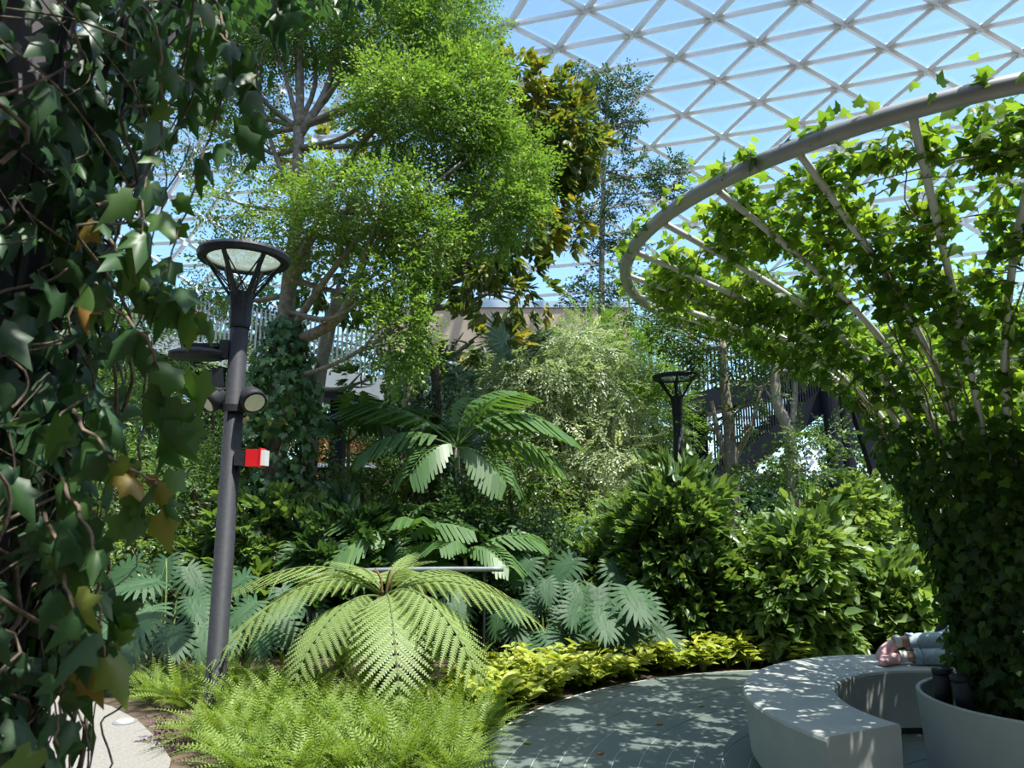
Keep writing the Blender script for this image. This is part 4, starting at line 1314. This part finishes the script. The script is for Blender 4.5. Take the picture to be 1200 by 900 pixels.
# ------------------------------------------------------------------ lamp posts
def lamp_post(lab, base, s, extras):
    root = thing('lamp_post', lab, 'lamp', base, 'lamp posts in the garden')
    b = np.asarray(base)
    Acc().add(*lathe([(0, 0), (0.10 * s, 0), (0.10 * s, 0.02), (0.080 * s, 0.03), (0.078 * s, 3.30), (0.0, 3.30)], 20, b)).build('pole', CHARCOAL, root, True)
    Acc().add(*lathe([(0.084 * s, 3.18), (0.088 * s, 3.2), (0.088 * s, 3.32), (0.11 * s, 3.50), (0.0, 3.50)], 20, b)).build('collar', BLACKM, root)
    Acc().add(*lathe([(0.315 * s, 3.80), (0.39 * s, 3.80), (0.40 * s, 3.84), (0.39 * s, 3.865), (0.315 * s, 3.85)], 40, b, True)).build('rim', BLACKM, root)
    Acc().add(*lathe([(0.0, 3.825), (0.316 * s, 3.815), (0.316 * s, 3.83), (0.0, 3.84)], 40, b)).build('lamp_glass', DIFFUSER, root)
    for i in range(6):
        a0 = i * math.pi / 3 + 0.35
        c_, s_ = math.cos(a0), math.sin(a0)
        Acc().add(*beam_box(b + [0.09 * s * c_, 0.09 * s * s_, 3.46], b + [0.34 * s * c_, 0.34 * s * s_, 3.82], 0.035 * s, 0.022 * s, (c_, s_, 0))).build('strut', BLACKM, root)
        for dd in (-1, 1):
            a1 = a0 + dd * math.pi / 3
            Acc().add(*tube([b + [0.10 * s * c_, 0.10 * s * s_, 3.50], b + [0.33 * s * math.cos(a1), 0.33 * s * math.sin(a1), 3.81]], 0.007 * s, 4)).build('tie_rod', BLACKM, root)
    if not extras:
        return root
    z = 2.98                                                 # flat luminaire on an arm
    Acc().add(*box(b + [-0.10, -0.02, z], 0.08, 0.10, 0.16)).build('bracket', CHARCOAL, root)
    L_ = Acc()
    L_.add(*lathe([(0, 0.0), (0.17, 0.0), (0.19, 0.03), (0.19, 0.06), (0.12, 0.085), (0, 0.09)], 24, (0, 0, 0)))
    V, F, T = L_.data()
    V = V * [1.35, 0.8, 1.0] + b + [-0.34, -0.02, z - 0.08]
    lum = Acc().add(V, F).build('area_light', BLACKM, root, True)
    Acc().add(*box(b + [-0.30, -0.02, z + 0.03], 0.3, 0.12, 0.035)).build('light_arm', CHARCOAL, lum)
    Acc().add(*box(b + [-0.13, -0.06, z - 0.26], 0.09, 0.09, 0.16)).build('sensor_box', BLACKM, root)
    Acc().add(*lathe([(0, -0.03), (0.035, -0.03), (0.04, 0)], 12, b + [-0.13, -0.06, z - 0.345])).build('sensor_lens', LENSM, root)
    z = 2.46
    Acc().add(*lathe([(0.075, -0.03), (0.10, -0.03), (0.10, 0.03), (0.075, 0.03)], 20, b + [0, 0, z], True)).build('clamp', CHARCOAL, root)
    for sx in (-1, 1):                                       # a pair of bell floodlights
        d = norm(np.array([0.55 * sx, -0.55, -0.62]))
        M = frames(d, (0, 0, 1))[0]
        M = np.stack([M[:, 0], M[:, 2], M[:, 1]], -1)
        V, F = lathe([(0.03, -0.14), (0.075, -0.12), (0.105, -0.03), (0.108, 0.03), (0.092, 0.032), (0.0, 0.012)], 24)
        c_ = b + [0.19 * sx, -0.07, z + 0.06]
        fl = Acc().add(V @ M.T + c_, F).build('floodlight', CHARCOAL, root, True)
        V, F = lathe([(0, 0.040), (0.086, 0.036)], 24)
        Acc().add(V @ M.T + c_, F).build('lens', LENSM, fl)
        Acc().add(*beam_box(b + [0.08 * sx, -0.03, z], c_ - d * 0.10, 0.03, 0.05)).build('bracket', CHARCOAL, root)
    z = 2.03
    Acc().add(*box(b + [0.11, -0.03, z], 0.10, 0.10, 0.13)).build('bracket', CHARCOAL, root)
    cb = Acc().add(*box(b + [0.22, -0.03, z], 0.12, 0.12, 0.145)).build('call_box', RED, root)
    Acc().add(*box(b + [0.283, -0.03, z], 0.012, 0.135, 0.165)).build('box_lid', RED, cb)
    Acc().add(*box(b + [0.305, -0.03, z], 0.035, 0.11, 0.13)).build('box_front', WHITE, cb)
    return root


lamp_post('tall black lamp post with basket head, floodlights and red box by the path', ground_at(250, 832), 1.0, True)
lamp_post('black basket-headed lamp post beside the raised walkway', ground(803, 12.0), 1.0, False)
lamp_post('small distant lamp post half hidden by the silver-green tree', ground(688, 19.0), 0.75, False)
q = at(822, 544, 12.2)
t = thing('floodlight', 'white round floodlight low beside the second lamp post', 'light', (q[0], q[1], 0))
Acc().add(*lathe([(0, 0.09), (0.10, 0.07), (0.15, 0.0), (0.13, -0.06), (0, -0.07)], 20, q)).build('housing', WHITE, t, True)
Acc().add(*tube([(q[0], q[1], 0), (q[0], q[1], q[2] - 0.06)], 0.03, 8)).build('pole', CHARCOAL, t)

# handrail behind the tree fern
P = [at(362, 676, 8.1), at(400, 671, 7.9), at(450, 668, 7.8), at(520, 667, 7.75), at(590, 667, 7.7)]
t = thing('handrail', 'grey tubular handrail on thin black posts behind the tree fern', 'railing', P[2] * [1, 1, 0])
Acc().add(*tube(smooth_path(P, 24), 0.026, 10)).build('rail', RAILG, t, True)
for f_ in (0.02, 0.34, 0.62, 0.92):
    S = smooth_path(P, 101)
    p = S[int(f_ * 100)]
    Acc().add(*tube([(p[0], p[1], 0), p], 0.014, 8)).build('post', BLACKM, t)

# ------------------------------------------------------------------ curved bench
B_IN, B_OUT, BH = 0.92, 1.49, 0.45
BC = (2.95, 4.53, 0)
A0, A1 = math.radians(-28), math.radians(205.5)
t = thing('curved_bench', 'smooth grey curved bench wrapping round the planter', 'bench', (BC[0] - 1.2, BC[1], 0))
rr = 0.022
prof = [(B_IN + 0.02, 0.05), (B_OUT - 0.05, 0.05), (B_OUT - 0.03, 0.09), (B_OUT, BH - rr), (B_OUT - 0.007, BH - 0.007), (B_OUT - rr, BH), (B_IN + rr, BH), (B_IN + 0.007, BH - 0.007), (B_IN, BH - rr)]
Acc().add(*arc_prism(prof, A0, A1, 220, BC)).build('seat', BENCH, t)
Acc().add(*arc_prism([(B_IN + 0.07, 0), (B_OUT - 0.1, 0), (B_OUT - 0.1, 0.055), (B_IN + 0.07, 0.055)], A0 + 0.06, A1 - 0.06, 64, BC)).build('plinth', PLINTH, t)

# ------------------------------------------------------------------ planter, trellis and its ivy
PC = np.array([2.99, 4.30, 0.0])
t = thing('planter', 'large round grey planter inside the curved bench', 'planter', PC)
Acc().add(*lathe([(0.0, 0.0), (0.555, 0.0), (0.565, 0.01), (0.600, 0.515), (0.602, 0.53), (0.596, 0.537), (0.580, 0.537), (0.575, 0.53), (0.560, 0.40), (0.0, 0.40)], 180, PC)).build('pot', POT, t)
Acc().add(*lathe([(0.0, 0.43), (0.561, 0.42), (0.561, 0.405)], 48, PC)).build('soil', SOIL, t)
prR = np.array([0.24, 0.26, 0.30, 0.39, 0.70, 1.20, 1.68, 2.10])
prZ = np.array([0.42, 0.80, 1.30, 1.75, 2.36, 2.78, 3.03, 3.22])
PS = smooth_path(np.stack([prR, prZ], 1), 160)
RC = np.array([2.88, 4.44, 0.0])           # the ring sits a little off the planter's centre


def cone(f_, an, out=0.0):
    """A point on the trellis surface: f_ 0 at the soil, 1 at the ring."""
    i = np.clip(np.asarray(f_) * 159, 0, 159)
    R = np.interp(i, np.arange(160), PS[:, 0])
    Z = np.interp(i, np.arange(160), PS[:, 1])
    R = R + out
    w = np.clip((Z - 0.6) / 2.6, 0, 1)
    c_ = PC[None] * (1 - np.atleast_1d(w)[:, None]) + RC[None] * np.atleast_1d(w)[:, None]
    an = np.atleast_1d(an)
    return np.stack([c_[:, 0] + np.atleast_1d(R) * np.cos(an), c_[:, 1] + np.atleast_1d(R) * np.sin(an), np.atleast_1d(Z) + 0 * an], 1)


t = thing('plant_trellis', 'trumpet-shaped grey steel trellis with a wide top ring standing in the planter', 'trellis', PC + [0, 0, 0.42])
NSEG = 10
for sgm in range(NSEG):
    an = np.linspace(sgm / NSEG, (sgm + 1) / NSEG, 15) * 2 * math.pi + 0.012
    an[0] += 0.002
    an[-1] -= 0.002
    Acc().add(*tube(cone(np.ones(15), an, 0.01) + [0, 0, 0.02], 0.042, 10)).build('ring_segment', STEEL, t, True)
NR = 28
for i in range(NR):
    an = i / NR * 2 * math.pi + 0.06
    f_ = np.linspace(0, 1, 36)
    Acc().add(*tube(cone(f_, np.full(36, an)), 0.019, 7)).build('rib', RIBM, t, True)
for f0 in (0.30, 0.45, 0.58, 0.70, 0.80, 0.90):
    an = np.linspace(0, 2 * math.pi, 64)
    Acc().add(*tube(cone(np.full(64, f0), an, 0.02), 0.004, 4, False)).build('wire_hoop', STEEL, t)

t = thing('trellis_ivy', 'bright green ivy covering the trumpet-shaped steel trellis', 'ivy', PC + [0, 0, 0.43])
r = np.random.default_rng(61)
for i in range(44):
    a0 = r.uniform(0, 6.283)
    fe = r.uniform(0.7, 1.0)
    f_ = np.linspace(0.02, fe, 18)
    an = a0 + np.cumsum(r.normal(0, 0.05, 18)) * (0.4 + 0 * f_)
    S = smooth_path(cone(f_, an, 0.03) + r.normal(0, 0.015, (18, 3)), 54)
    Acc().add(*tube(S, np.linspace(0.011, 0.003, 54), 4, False)).build('stem', VINE, t, True)
for i in range(26):
    f0 = r.uniform(0.55, 0.98)
    a0 = r.uniform(0, 6.283)
    an = a0 + np.linspace(0, r.uniform(0.4, 0.9), 10) * r.choice([-1, 1])
    f_ = np.clip(f0 + np.cumsum(r.normal(0, 0.012, 10)), 0.3, 1)
    S = smooth_path(cone(f_, an, 0.02) + r.normal(0, 0.02, (10, 3)), 30)
    Acc().add(*tube(S, np.linspace(0.005, 0.002, 30), 4, False)).build('runner', VINE, t, True)


def trellis_leaves(n_, flo, fhi, clump, outj, zj):
    f_ = np.interp(r.random(n_), np.linspace(0, 1, 50), np.linspace(flo, fhi, 50) if not clump else flo + (fhi - flo) * np.sqrt(np.linspace(0, 1, 50)))
    an = r.uniform(0, 2 * math.pi, n_)
    keep = np.ones(n_, bool)
    if clump:
        den = np.sin(an * 9 + f_ * 14) + np.sin(an * 17 - f_ * 31 + 1.3) + 0.7 * np.sin(an * 5 + f_ * 47) + 0.5 * np.sin(an * 28 + 1.0)
        keep = (den + r.normal(0, 0.8, n_)) > -0.6
    f_, an = f_[keep], an[keep]
    m_ = len(f_)
    P = cone(f_, an, 0.02 if not clump else -0.03) + np.stack([np.cos(an), np.sin(an), 0 * an], 1) * r.normal(0.02 if not clump else -0.02, outj, m_)[:, None] + np.stack([0 * an, 0 * an, r.normal(0.0 if not clump else 0.045, zj, m_)], 1)
    return f_, an, P


cols = Acc()
cand = []
f_, an, P = trellis_leaves(10500, 0.02, 0.50, False, 0.06, 0.04)
o = np.stack([np.cos(an), np.sin(an), 0 * an], 1)
D = o * 0.3 + [0, 0, -0.9] + r.normal(0, 0.35, P.shape)
N = o + r.normal(0, 0.35, P.shape) + [0, 0, 0.25]
cand.append((P, D, N, 0.2))  # column leaves tinted dark, shade put into the tint
f_, an, P = trellis_leaves(24500, 0.44, 0.965, True, 0.03, 0.05)
o = np.stack([np.cos(an), np.sin(an), 0 * an], 1)
D = o * 0.5 + [0, 0, -0.25] + r.normal(0, 0.55, P.shape)
N = np.array([0, 0, 1.0]) - o * 0.35 + r.normal(0, 0.4, P.shape)
cand.append((P, D, N, 0.68))  # cone leaves tinted pale, backlight put into the tint
f_, an, P = trellis_leaves(6500, 0.40, 0.78, True, 0.03, 0.04)
P = P + np.stack([np.cos(an), np.sin(an), -1.2 + 0 * an], 1) * 0.06
o = np.stack([np.cos(an), np.sin(an), 0 * an], 1)
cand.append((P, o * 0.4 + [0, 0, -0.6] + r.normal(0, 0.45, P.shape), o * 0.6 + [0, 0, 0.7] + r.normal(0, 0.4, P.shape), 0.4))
an = np.concatenate([r.uniform(0, 6.283, 420), r.normal(2.9, 0.7, 120)])
P = cone(np.ones(len(an)), an, 0.02) + r.normal(0, 0.035, (len(an), 3)) + [0, 0, 0.06]
o = np.stack([np.cos(an), np.sin(an), 0 * an], 1)
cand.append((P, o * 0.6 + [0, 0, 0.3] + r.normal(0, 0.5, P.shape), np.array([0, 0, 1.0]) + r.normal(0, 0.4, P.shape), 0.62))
P = np.concatenate([c_[0] for c_ in cand])
D = np.concatenate([c_[1] for c_ in cand])
N = np.concatenate([c_[2] for c_ in cand])
TT = np.concatenate([np.full(len(c_[0]), c_[3]) for c_ in cand])
Yv = norm(D)
Xv = norm(np.cross(Yv, N))
M = np.stack([Xv, Yv, np.cross(Xv, Yv)], -1)
SZ = 0.062 * r.uniform(0.65, 1.3, len(P))
dist = np.linalg.norm(P - EYE, axis=1)
vis = np.array([0 < s_[0] < 1200 and 0 < s_[1] < 900 for s_ in (proj(x) for x in P)])
rank = np.where(vis, dist / SZ, 1e9)
order = np.argsort(rank)
near, farl = order[:300], order[300:]
tints = np.clip(TT + r.normal(0, 0.16, len(P)), 0, 1)
ivy_meshes = {}


def ivy_part(parent, M3, p, s, tint, mat, key):
    b = int(round(tint * 7))
    kk = (key, b)
    if kk not in ivy_meshes:
        V, F, T = (IV if key == 'ivy' else IVL)[b % 3]
        ivy_meshes[kk] = mesh_from('leaf', V, F, mat, np.full(len(V), b / 7), True)
    return obj('leaf', ivy_meshes[kk], parent, mat4(M3, p, s))


for i in near:
    ivy_part(t, M[i], P[i], SZ[i], tints[i], L['ivy'], 'ivy')
A = Acc()
for w in range(3):
    s = farl[w::3]
    A.scatter(IV[w], M[s], P[s], SZ[s], tints[s])
A.build('foliage', L['ivy'], t, kind='stuff')

# black uplights standing in the planter
for dx, dy, lab in ((-0.50, 0.05, 'black cylindrical uplight at the planter rim, beside the bench'), (-0.45, -0.10, 'black uplight leaning towards the planter rim'), (-0.17, -0.42, 'wide black uplight at the front of the planter')):
    q = PC + [dx, dy, 0.42]
    u = thing('uplight', lab, 'light', q, 'uplights in the planter')
    w = 0.045 if dx != -0.17 else 0.07
    dv = norm(np.array([-0.15, 0, 1.0])) if dx == -0.45 else np.array([0, 0, 1.0])
    body = Acc().add(*tube([q + dv * 0.05, q + dv * 0.24], w, 16)).build('housing', BLACKM, u, True)
    Acc().add(*tube([q + dv * 0.24, q + dv * 0.265], [w * 1.08, w * 1.08], 16)).build('rim', BLACKM, body, True)
    Acc().add(*tube([q, q + dv * 0.06], 0.015, 8)).build('stake', BLACKM, u)


# ------------------------------------------------------------------ ivy pillar close to the camera
IC = np.array([-1.36, 1.62, 0.0])
t = thing('ivy_pillar', 'pillar of tangled ivy stems and large leaves close beside the viewer', 'ivy', IC)
r = np.random.default_rng(91)
Acc().add(*tube([IC, IC + [0, 0, 2.9]], 0.21, 16)).build('post', DARKIN, t, True)  # dark core, shade between the stems put into its colour
for i in range(16):
    an = i / 16 * 6.283
    c_, s_ = math.cos(an), math.sin(an)
    Pr = [IC + [0.30 * c_, 0.30 * s_, 0], IC + [0.30 * c_, 0.30 * s_, 2.3], IC + [0.48 * c_, 0.48 * s_, 3.05], IC + [1.05 * c_, 1.05 * s_, 3.75], IC + [1.75 * c_, 1.75 * s_, 4.25]]
    Acc().add(*tube(smooth_path(Pr, 30), 0.010, 6)).build('rib', CHARCOAL, t)
an = np.linspace(0, 6.2832, 60)
Acc().add(*tube(np.stack([IC[0] + 1.75 * np.cos(an), IC[1] + 1.75 * np.sin(an), 0 * an + 4.27], 1), 0.04, 8, False)).build('top_ring', STEEL, t, True)  # rim of the added shading funnel
for i in range(190):
    a0 = r.uniform(0, 6.283)
    z0 = r.uniform(0, 2.4)
    n_ = 14
    z = z0 + np.linspace(0, r.uniform(0.5, 1.6), n_)
    an = a0 + np.cumsum(r.normal(0, 0.22, n_))
    ra = 0.35 + r.normal(0, 0.045) + np.cumsum(r.normal(0, 0.008, n_)) + 0.22 * np.clip(z - 2.3, 0, 2)
    S = smooth_path(np.stack([IC[0] + ra * np.cos(an), IC[1] + ra * np.sin(an), z], 1), 42)
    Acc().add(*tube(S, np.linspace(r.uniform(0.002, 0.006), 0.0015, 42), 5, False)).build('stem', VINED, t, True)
shoots = [
    [(232, -60, 1.75), (255, 20, 1.72), (268, 70, 1.7), (255, 130, 1.68), (230, 190, 1.66), (205, 260, 1.64), (185, 320, 1.62)],
    [(300, -60, 1.7), (312, 0, 1.7), (325, 55, 1.7)],
    [(255, 40, 1.7), (300, 70, 1.7), (290, 120, 1.7), (292, 190, 1.7)],
    [(120, 260, 1.55), (170, 330, 1.5), (205, 350, 1.5), (235, 372, 1.5)],
    [(110, 330, 1.5), (160, 400, 1.45), (190, 450, 1.45), (185, 520, 1.45)],
    [(90, 480, 1.5), (140, 540, 1.42), (185, 570, 1.42), (165, 600, 1.42)],
    [(70, 560, 1.5), (110, 640, 1.4), (120, 720, 1.4), (135, 790, 1.4)],
    [(50, 600, 1.5), (85, 700, 1.38), (70, 800, 1.38), (80, 900, 1.38)],
    [(90, -60, 1.5), (180, 20, 1.5), (200, 120, 1.52), (185, 230, 1.5), (180, 330, 1.5)],
    [(150, -60, 1.8), (230, 0, 1.75), (235, 90, 1.72), (200, 160, 1.7)],
]
LP, LD, LN, LS, LT = [], [], [], [], []
for sh in shoots:
    S = smooth_path([at(*q_) for q_ in sh], 40)
    S = S + np.cumsum(r.normal(0, 0.003, S.shape), 0)
    Acc().add(*tube(S, np.linspace(0.0045, 0.002, 40), 5, False)).build('shoot', VINE, t, True)
    for i in range(0, 40, 2):
        if r.random() < 0.95:
            LP.append(S[i] + r.normal(0, 0.018, 3))
            LD.append(np.array([r.normal(0, 0.5), r.normal(-0.1, 0.4), -0.8]))
            LN.append(np.array([r.normal(0.2, 0.5), -0.75, r.normal(0.35, 0.4)]))
            LS.append(r.uniform(0.05, 0.095))
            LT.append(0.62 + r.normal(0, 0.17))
n1 = 3600
an = r.uniform(0, 6.283, n1)
z = r.uniform(0.1, 3.3, n1)
ra = 0.31 + r.normal(0, 0.06, n1) + 0.12 * np.clip(z - 2.3, 0, 2) - 0.06 * np.clip(1.3 - z, 0, 1)
for i in range(n1):
    o = np.array([math.cos(an[i]), math.sin(an[i]), 0])
    LP.append(IC + o * ra[i] + [0, 0, z[i]])
    LD.append(o * 0.25 + [0, 0, -0.9] + r.normal(0, 0.3, 3))
    LN.append(o + r.normal(0, 0.4, 3))
    LS.append(r.uniform(0.05, 0.105))
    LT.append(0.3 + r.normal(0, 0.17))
n1 = 4200                                   # leafy funnel added overhead to shade the pillar
f_ = np.sqrt(r.random(n1))
an = r.uniform(0, 6.283, n1)
ra = 0.5 + 1.28 * f_
zz = np.interp(ra, [0.48, 1.05, 1.78], [3.05, 3.75, 4.27]) + r.normal(0.03, 0.07, n1)
for i in range(n1):
    o = np.array([math.cos(an[i]), math.sin(an[i]), 0])
    LP.append(IC + o * ra[i] + [0, 0, zz[i]])
    LD.append(o * 0.5 + [0, 0, -0.4] + r.normal(0, 0.5, 3))
    LN.append(np.array([0, 0, 1.0]) - o * 0.4 + r.normal(0, 0.4, 3))
    LS.append(r.uniform(0.05, 0.09))
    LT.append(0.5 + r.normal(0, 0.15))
LP, LD, LN = np.array(LP), np.array(LD), np.array(LN)
LS, LT = np.array(LS), np.clip(np.array(LT), 0, 1)
Yv = norm(LD)
Xv = norm(np.cross(Yv, LN))
M = np.stack([Xv, Yv, np.cross(Xv, Yv)], -1)
vis = np.array([-20 < s_[0] < 420 and -20 < s_[1] < 920 for s_ in (proj(x) for x in LP)])
back = np.linalg.norm(LP - EYE, axis=1) + np.where(vis, 0, 50)
order = np.argsort(back)
for i in order[:300]:
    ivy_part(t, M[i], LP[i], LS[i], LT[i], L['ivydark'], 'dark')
A = Acc()
for w in range(3):
    s = order[300:][w::3]
    A.scatter(IVL[w], M[s], LP[s], LS[s], LT[s])
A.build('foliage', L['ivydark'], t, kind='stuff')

# ------------------------------------------------------------------ person lying on the bench
SKIN = solid('skin', (0.52, 0.31, 0.22), (0.56, 0.34, 0.25), 6, 0.5)
JEANS = solid('light_blue_denim', (0.36, 0.47, 0.54), (0.47, 0.58, 0.65), 40, 0.85, bump=0.15, detail=8)
SOCK = solid('pink_sock', (0.72, 0.42, 0.43), (0.78, 0.48, 0.48), 30, 0.9, bump=0.2)
SOCKW = solid('white_sock_cuff', (0.78, 0.76, 0.74), (0.82, 0.8, 0.78), 30, 0.9)
SHIRT = solid('pale_blue_shirt', (0.45, 0.55, 0.62), (0.52, 0.62, 0.68), 10, 0.9)
HAIR = solid('dark_hair', (0.02, 0.015, 0.012), (0.035, 0.025, 0.02), 40, 0.5)
BAGM = solid('black_fabric', (0.015, 0.016, 0.02), (0.03, 0.03, 0.035), 30, 0.8)


def skin_body(name, pts, edges, radii, mat, parent, sub=2, root=0):
    me = bpy.data.meshes.new(name)
    me.from_pydata([tuple(map(float, p)) for p in pts], edges, [])
    o_ = obj(name, me, parent)
    sk = o_.modifiers.new('skin', 'SKIN')
    sk.use_smooth_shade = True
    for v_, rd in zip(me.skin_vertices[0].data, radii):
        v_.radius = (rd, rd) if np.ndim(rd) == 0 else tuple(rd)
    me.skin_vertices[0].data[root].use_root = True
    ss = o_.modifiers.new('subsurf', 'SUBSURF')
    ss.levels = ss.render_levels = sub
    dg = bpy.context.evaluated_depsgraph_get()
    bpy.context.view_layer.update()
    ev = o_.evaluated_get(dg)
    nm_ = bpy.data.meshes.new_from_object(ev)
    o_.modifiers.clear()
    o_.data = nm_
    nm_.materials.clear()
    nm_.materials.append(mat)
    nm_.polygons.foreach_set('use_smooth', np.ones(len(nm_.polygons), bool))
    return o_


Zb = BH
t = thing('person', 'person in pale jeans and pink socks lying on the curved bench', 'person', (3.3, 5.66, Zb))
# joints: ankle, knee, hip of each leg, then pelvis, spine, neck, head, arms
anA, knA, hipA = np.array([2.90, 5.68, Zb + 0.155]), np.array([3.28, 5.62, Zb + 0.165]), np.array([3.58, 5.74, Zb + 0.26])
anB, knB, hipB = np.array([2.91, 5.64, Zb + 0.055]), np.array([3.29, 5.56, Zb + 0.07]), np.array([3.60, 5.66, Zb + 0.12])
pel = np.array([3.64, 5.70, Zb + 0.18])
sp1, sp2 = np.array([3.80, 5.56, Zb + 0.17]), np.array([3.96, 5.36, Zb + 0.17])
nk, hd = np.array([4.08, 5.16, Zb + 0.16]), np.array([4.15, 5.00, Zb + 0.13])
shA, elA, wrA = np.array([4.00, 5.28, Zb + 0.30]), np.array([3.84, 5.16, Zb + 0.24]), np.array([3.98, 5.00, Zb + 0.12])
shB, elB, wrB = np.array([4.02, 5.34, Zb + 0.06]), np.array([3.90, 5.14, Zb + 0.05]), np.array([4.04, 4.98, Zb + 0.05])
pts = [pel, hipA, knA, (knA + anA) / 2, anA, hipB, knB, (knB + anB) / 2, anB, sp1, sp2, nk, shA, elA, wrA, shB, elB, wrB,
       hd + [-0.02, 0.06, 0.0], hd + [0.03, -0.05, 0]]
ed = [(0, 1), (1, 2), (2, 3), (3, 4), (0, 5), (5, 6), (6, 7), (7, 8), (0, 9), (9, 10), (10, 11), (10, 12), (12, 13), (13, 14), (10, 15), (15, 16), (16, 17), (11, 18), (18, 19)]
ra = [0.13, 0.09, 0.056, 0.052, 0.034, 0.085, 0.056, 0.052, 0.034, 0.125, 0.13, 0.05, 0.05, 0.042, 0.028, 0.05, 0.042, 0.028, 0.085, 0.088]
skin_body('body', pts, ed, ra, SKIN, t)
# feet in socks: heel, ball, toes
for an_, dz, lbl in ((anA, 0, 'sock'), (anB, 1, 'sock')):
    heel = an_ + [-0.035, 0.0, -0.02 if dz == 0 else -0.012]
    dirv = norm(np.array([-0.62, -0.45, -0.55])) if dz == 0 else norm(np.array([-0.75, -0.66, -0.02]))
    ball = heel + dirv * 0.12
    toe = ball + dirv * 0.07 + [0, 0, 0.0]
    for p_ in (heel, ball, toe):
        p_[2] = max(p_[2], Zb + 0.036)
    skin_body('sock', [an_ + [0.035, 0, 0.0], heel, ball, toe, heel + [0.035, 0.015, -0.02 if dz == 0 else 0.0]], [(0, 1), (1, 2), (2, 3), (1, 4)], [0.040, 0.044, (0.048, 0.036), (0.040, 0.030), 0.034], SOCK, t)
    Acc().add(*tube(smooth_path([an_ + [0.012, 0, 0.002], an_ + [0.06, -0.006, 0.002]], 4), 0.044, 14, False)).build('sock_cuff', SOCKW, t, True)
# jeans over both legs and hips
jp = [pel, hipA, knA, knA * 0.6 + anA * 0.4, knA * 0.34 + anA * 0.66, hipB, knB, knB * 0.6 + anB * 0.4, knB * 0.34 + anB * 0.66, pel + [0.07, -0.06, 0]]
skin_body('jeans', jp, [(0, 1), (1, 2), (2, 3), (3, 4), (0, 5), (5, 6), (6, 7), (7, 8), (0, 9)], [0.15, 0.112, 0.078, 0.068, 0.066, 0.105, 0.074, 0.066, 0.064, 0.145], JEANS, t)
for kn_, an_ in ((knA, anA), (knB, anB)):
    c0, c1 = kn_ * 0.40 + an_ * 0.60, kn_ * 0.28 + an_ * 0.72
    Acc().add(*tube(smooth_path([c0, c1], 5), 0.064, 18, False)).build('cuff', JEANS, t, True)
sp_ = [sp1 + [-0.08, 0.06, 0], sp1, sp2, sp2 * 0.4 + nk * 0.6, shA, (shA + elA) / 2, shB, (shB + elB) / 2]
skin_body('shirt', sp_, [(0, 1), (1, 2), (2, 3), (2, 4), (4, 5), (2, 6), (6, 7)], [0.15, 0.15, 0.155, 0.075, 0.07, 0.06, 0.068, 0.06], SHIRT, t)
skin_body('hair', [hd + [0.03, 0.07, 0.02], hd + [0.06, 0.0, 0.02], hd + [0.05, -0.07, 0.0]], [(0, 1), (1, 2)], [0.075, 0.09, 0.08], HAIR, t, 2, 1)
# facial features towards the planter side
fc = norm(np.array([-0.75, -0.55, 0.25]))
for s in (-1, 1):
    e_ = hd + fc * 0.088 + np.array([0.0, 0.0, 0.032 * s]) + [0, -0.01, 0]
    V, F = lathe([(0, 0.011), (0.008, 0.007), (0.011, 0), (0.008, -0.007), (0, -0.011)], 10)
    Acc().add(V + e_, F).build('eye', WHITE, t, True)
skin_body('nose', [hd + fc * 0.075, hd + fc * 0.11 + [0.0, 0.02, 0]], [(0, 1)], [0.014, 0.011], SKIN, t)
for wr_, el_ in ((wrA, elA), (wrB, elB)):
    dv = norm(wr_ - el_)
    sd = norm(np.cross(dv, [0.2, 0.1, 1.0]))
    palm_c = wr_ + dv * 0.05
    hp, he, hr = [wr_, palm_c, palm_c + dv * 0.03], [(0, 1), (1, 2)], [0.026, 0.036, 0.034]
    for fi in range(4):
        b0 = palm_c + dv * 0.045 + sd * (fi - 1.5) * 0.018
        ln = (0.065, 0.075, 0.07, 0.055)[fi]
        i0 = len(hp)
        hp += [b0, b0 + dv * ln * 0.55 + [0, 0, -0.006], b0 + dv * ln * 0.95 + [0, 0, -0.02]]
        he += [(2, i0), (i0, i0 + 1), (i0 + 1, i0 + 2)]
        hr += [0.0095, 0.009, 0.007]
    i0 = len(hp)
    hp += [wr_ + dv * 0.03 + sd * 0.035, wr_ + dv * 0.07 + sd * 0.058]
    he += [(1, i0), (i0, i0 + 1)]
    hr += [0.011, 0.009]
    hp = [np.array([q_[0], q_[1], max(q_[2], Zb + 0.02)]) for q_ in hp]
    skin_body('hand', hp, he, hr, SKIN, t)
# black bag behind the knees
bq = np.array([3.47, 5.86, Zb])
t = thing('shoulder_bag', 'black fabric bag with a strap lying behind the person on the bench', 'bag', bq)
V, F = lathe([(0, 0.0), (0.12, 0.0), (0.15, 0.04), (0.15, 0.16), (0.11, 0.24), (0.04, 0.27), (0, 0.27)], 24)
Acc().add(V * [1.0, 0.45, 1.0] + bq, F).build('pouch', BAGM, t, True)
Acc().add(*tube(smooth_path([bq + [-0.13, -0.02, 0.1], bq + [-0.08, -0.08, 0.28], bq + [0.05, -0.1, 0.33], bq + [0.14, -0.03, 0.2]], 20), 0.012, 6)).build('strap', BAGM, t, True)
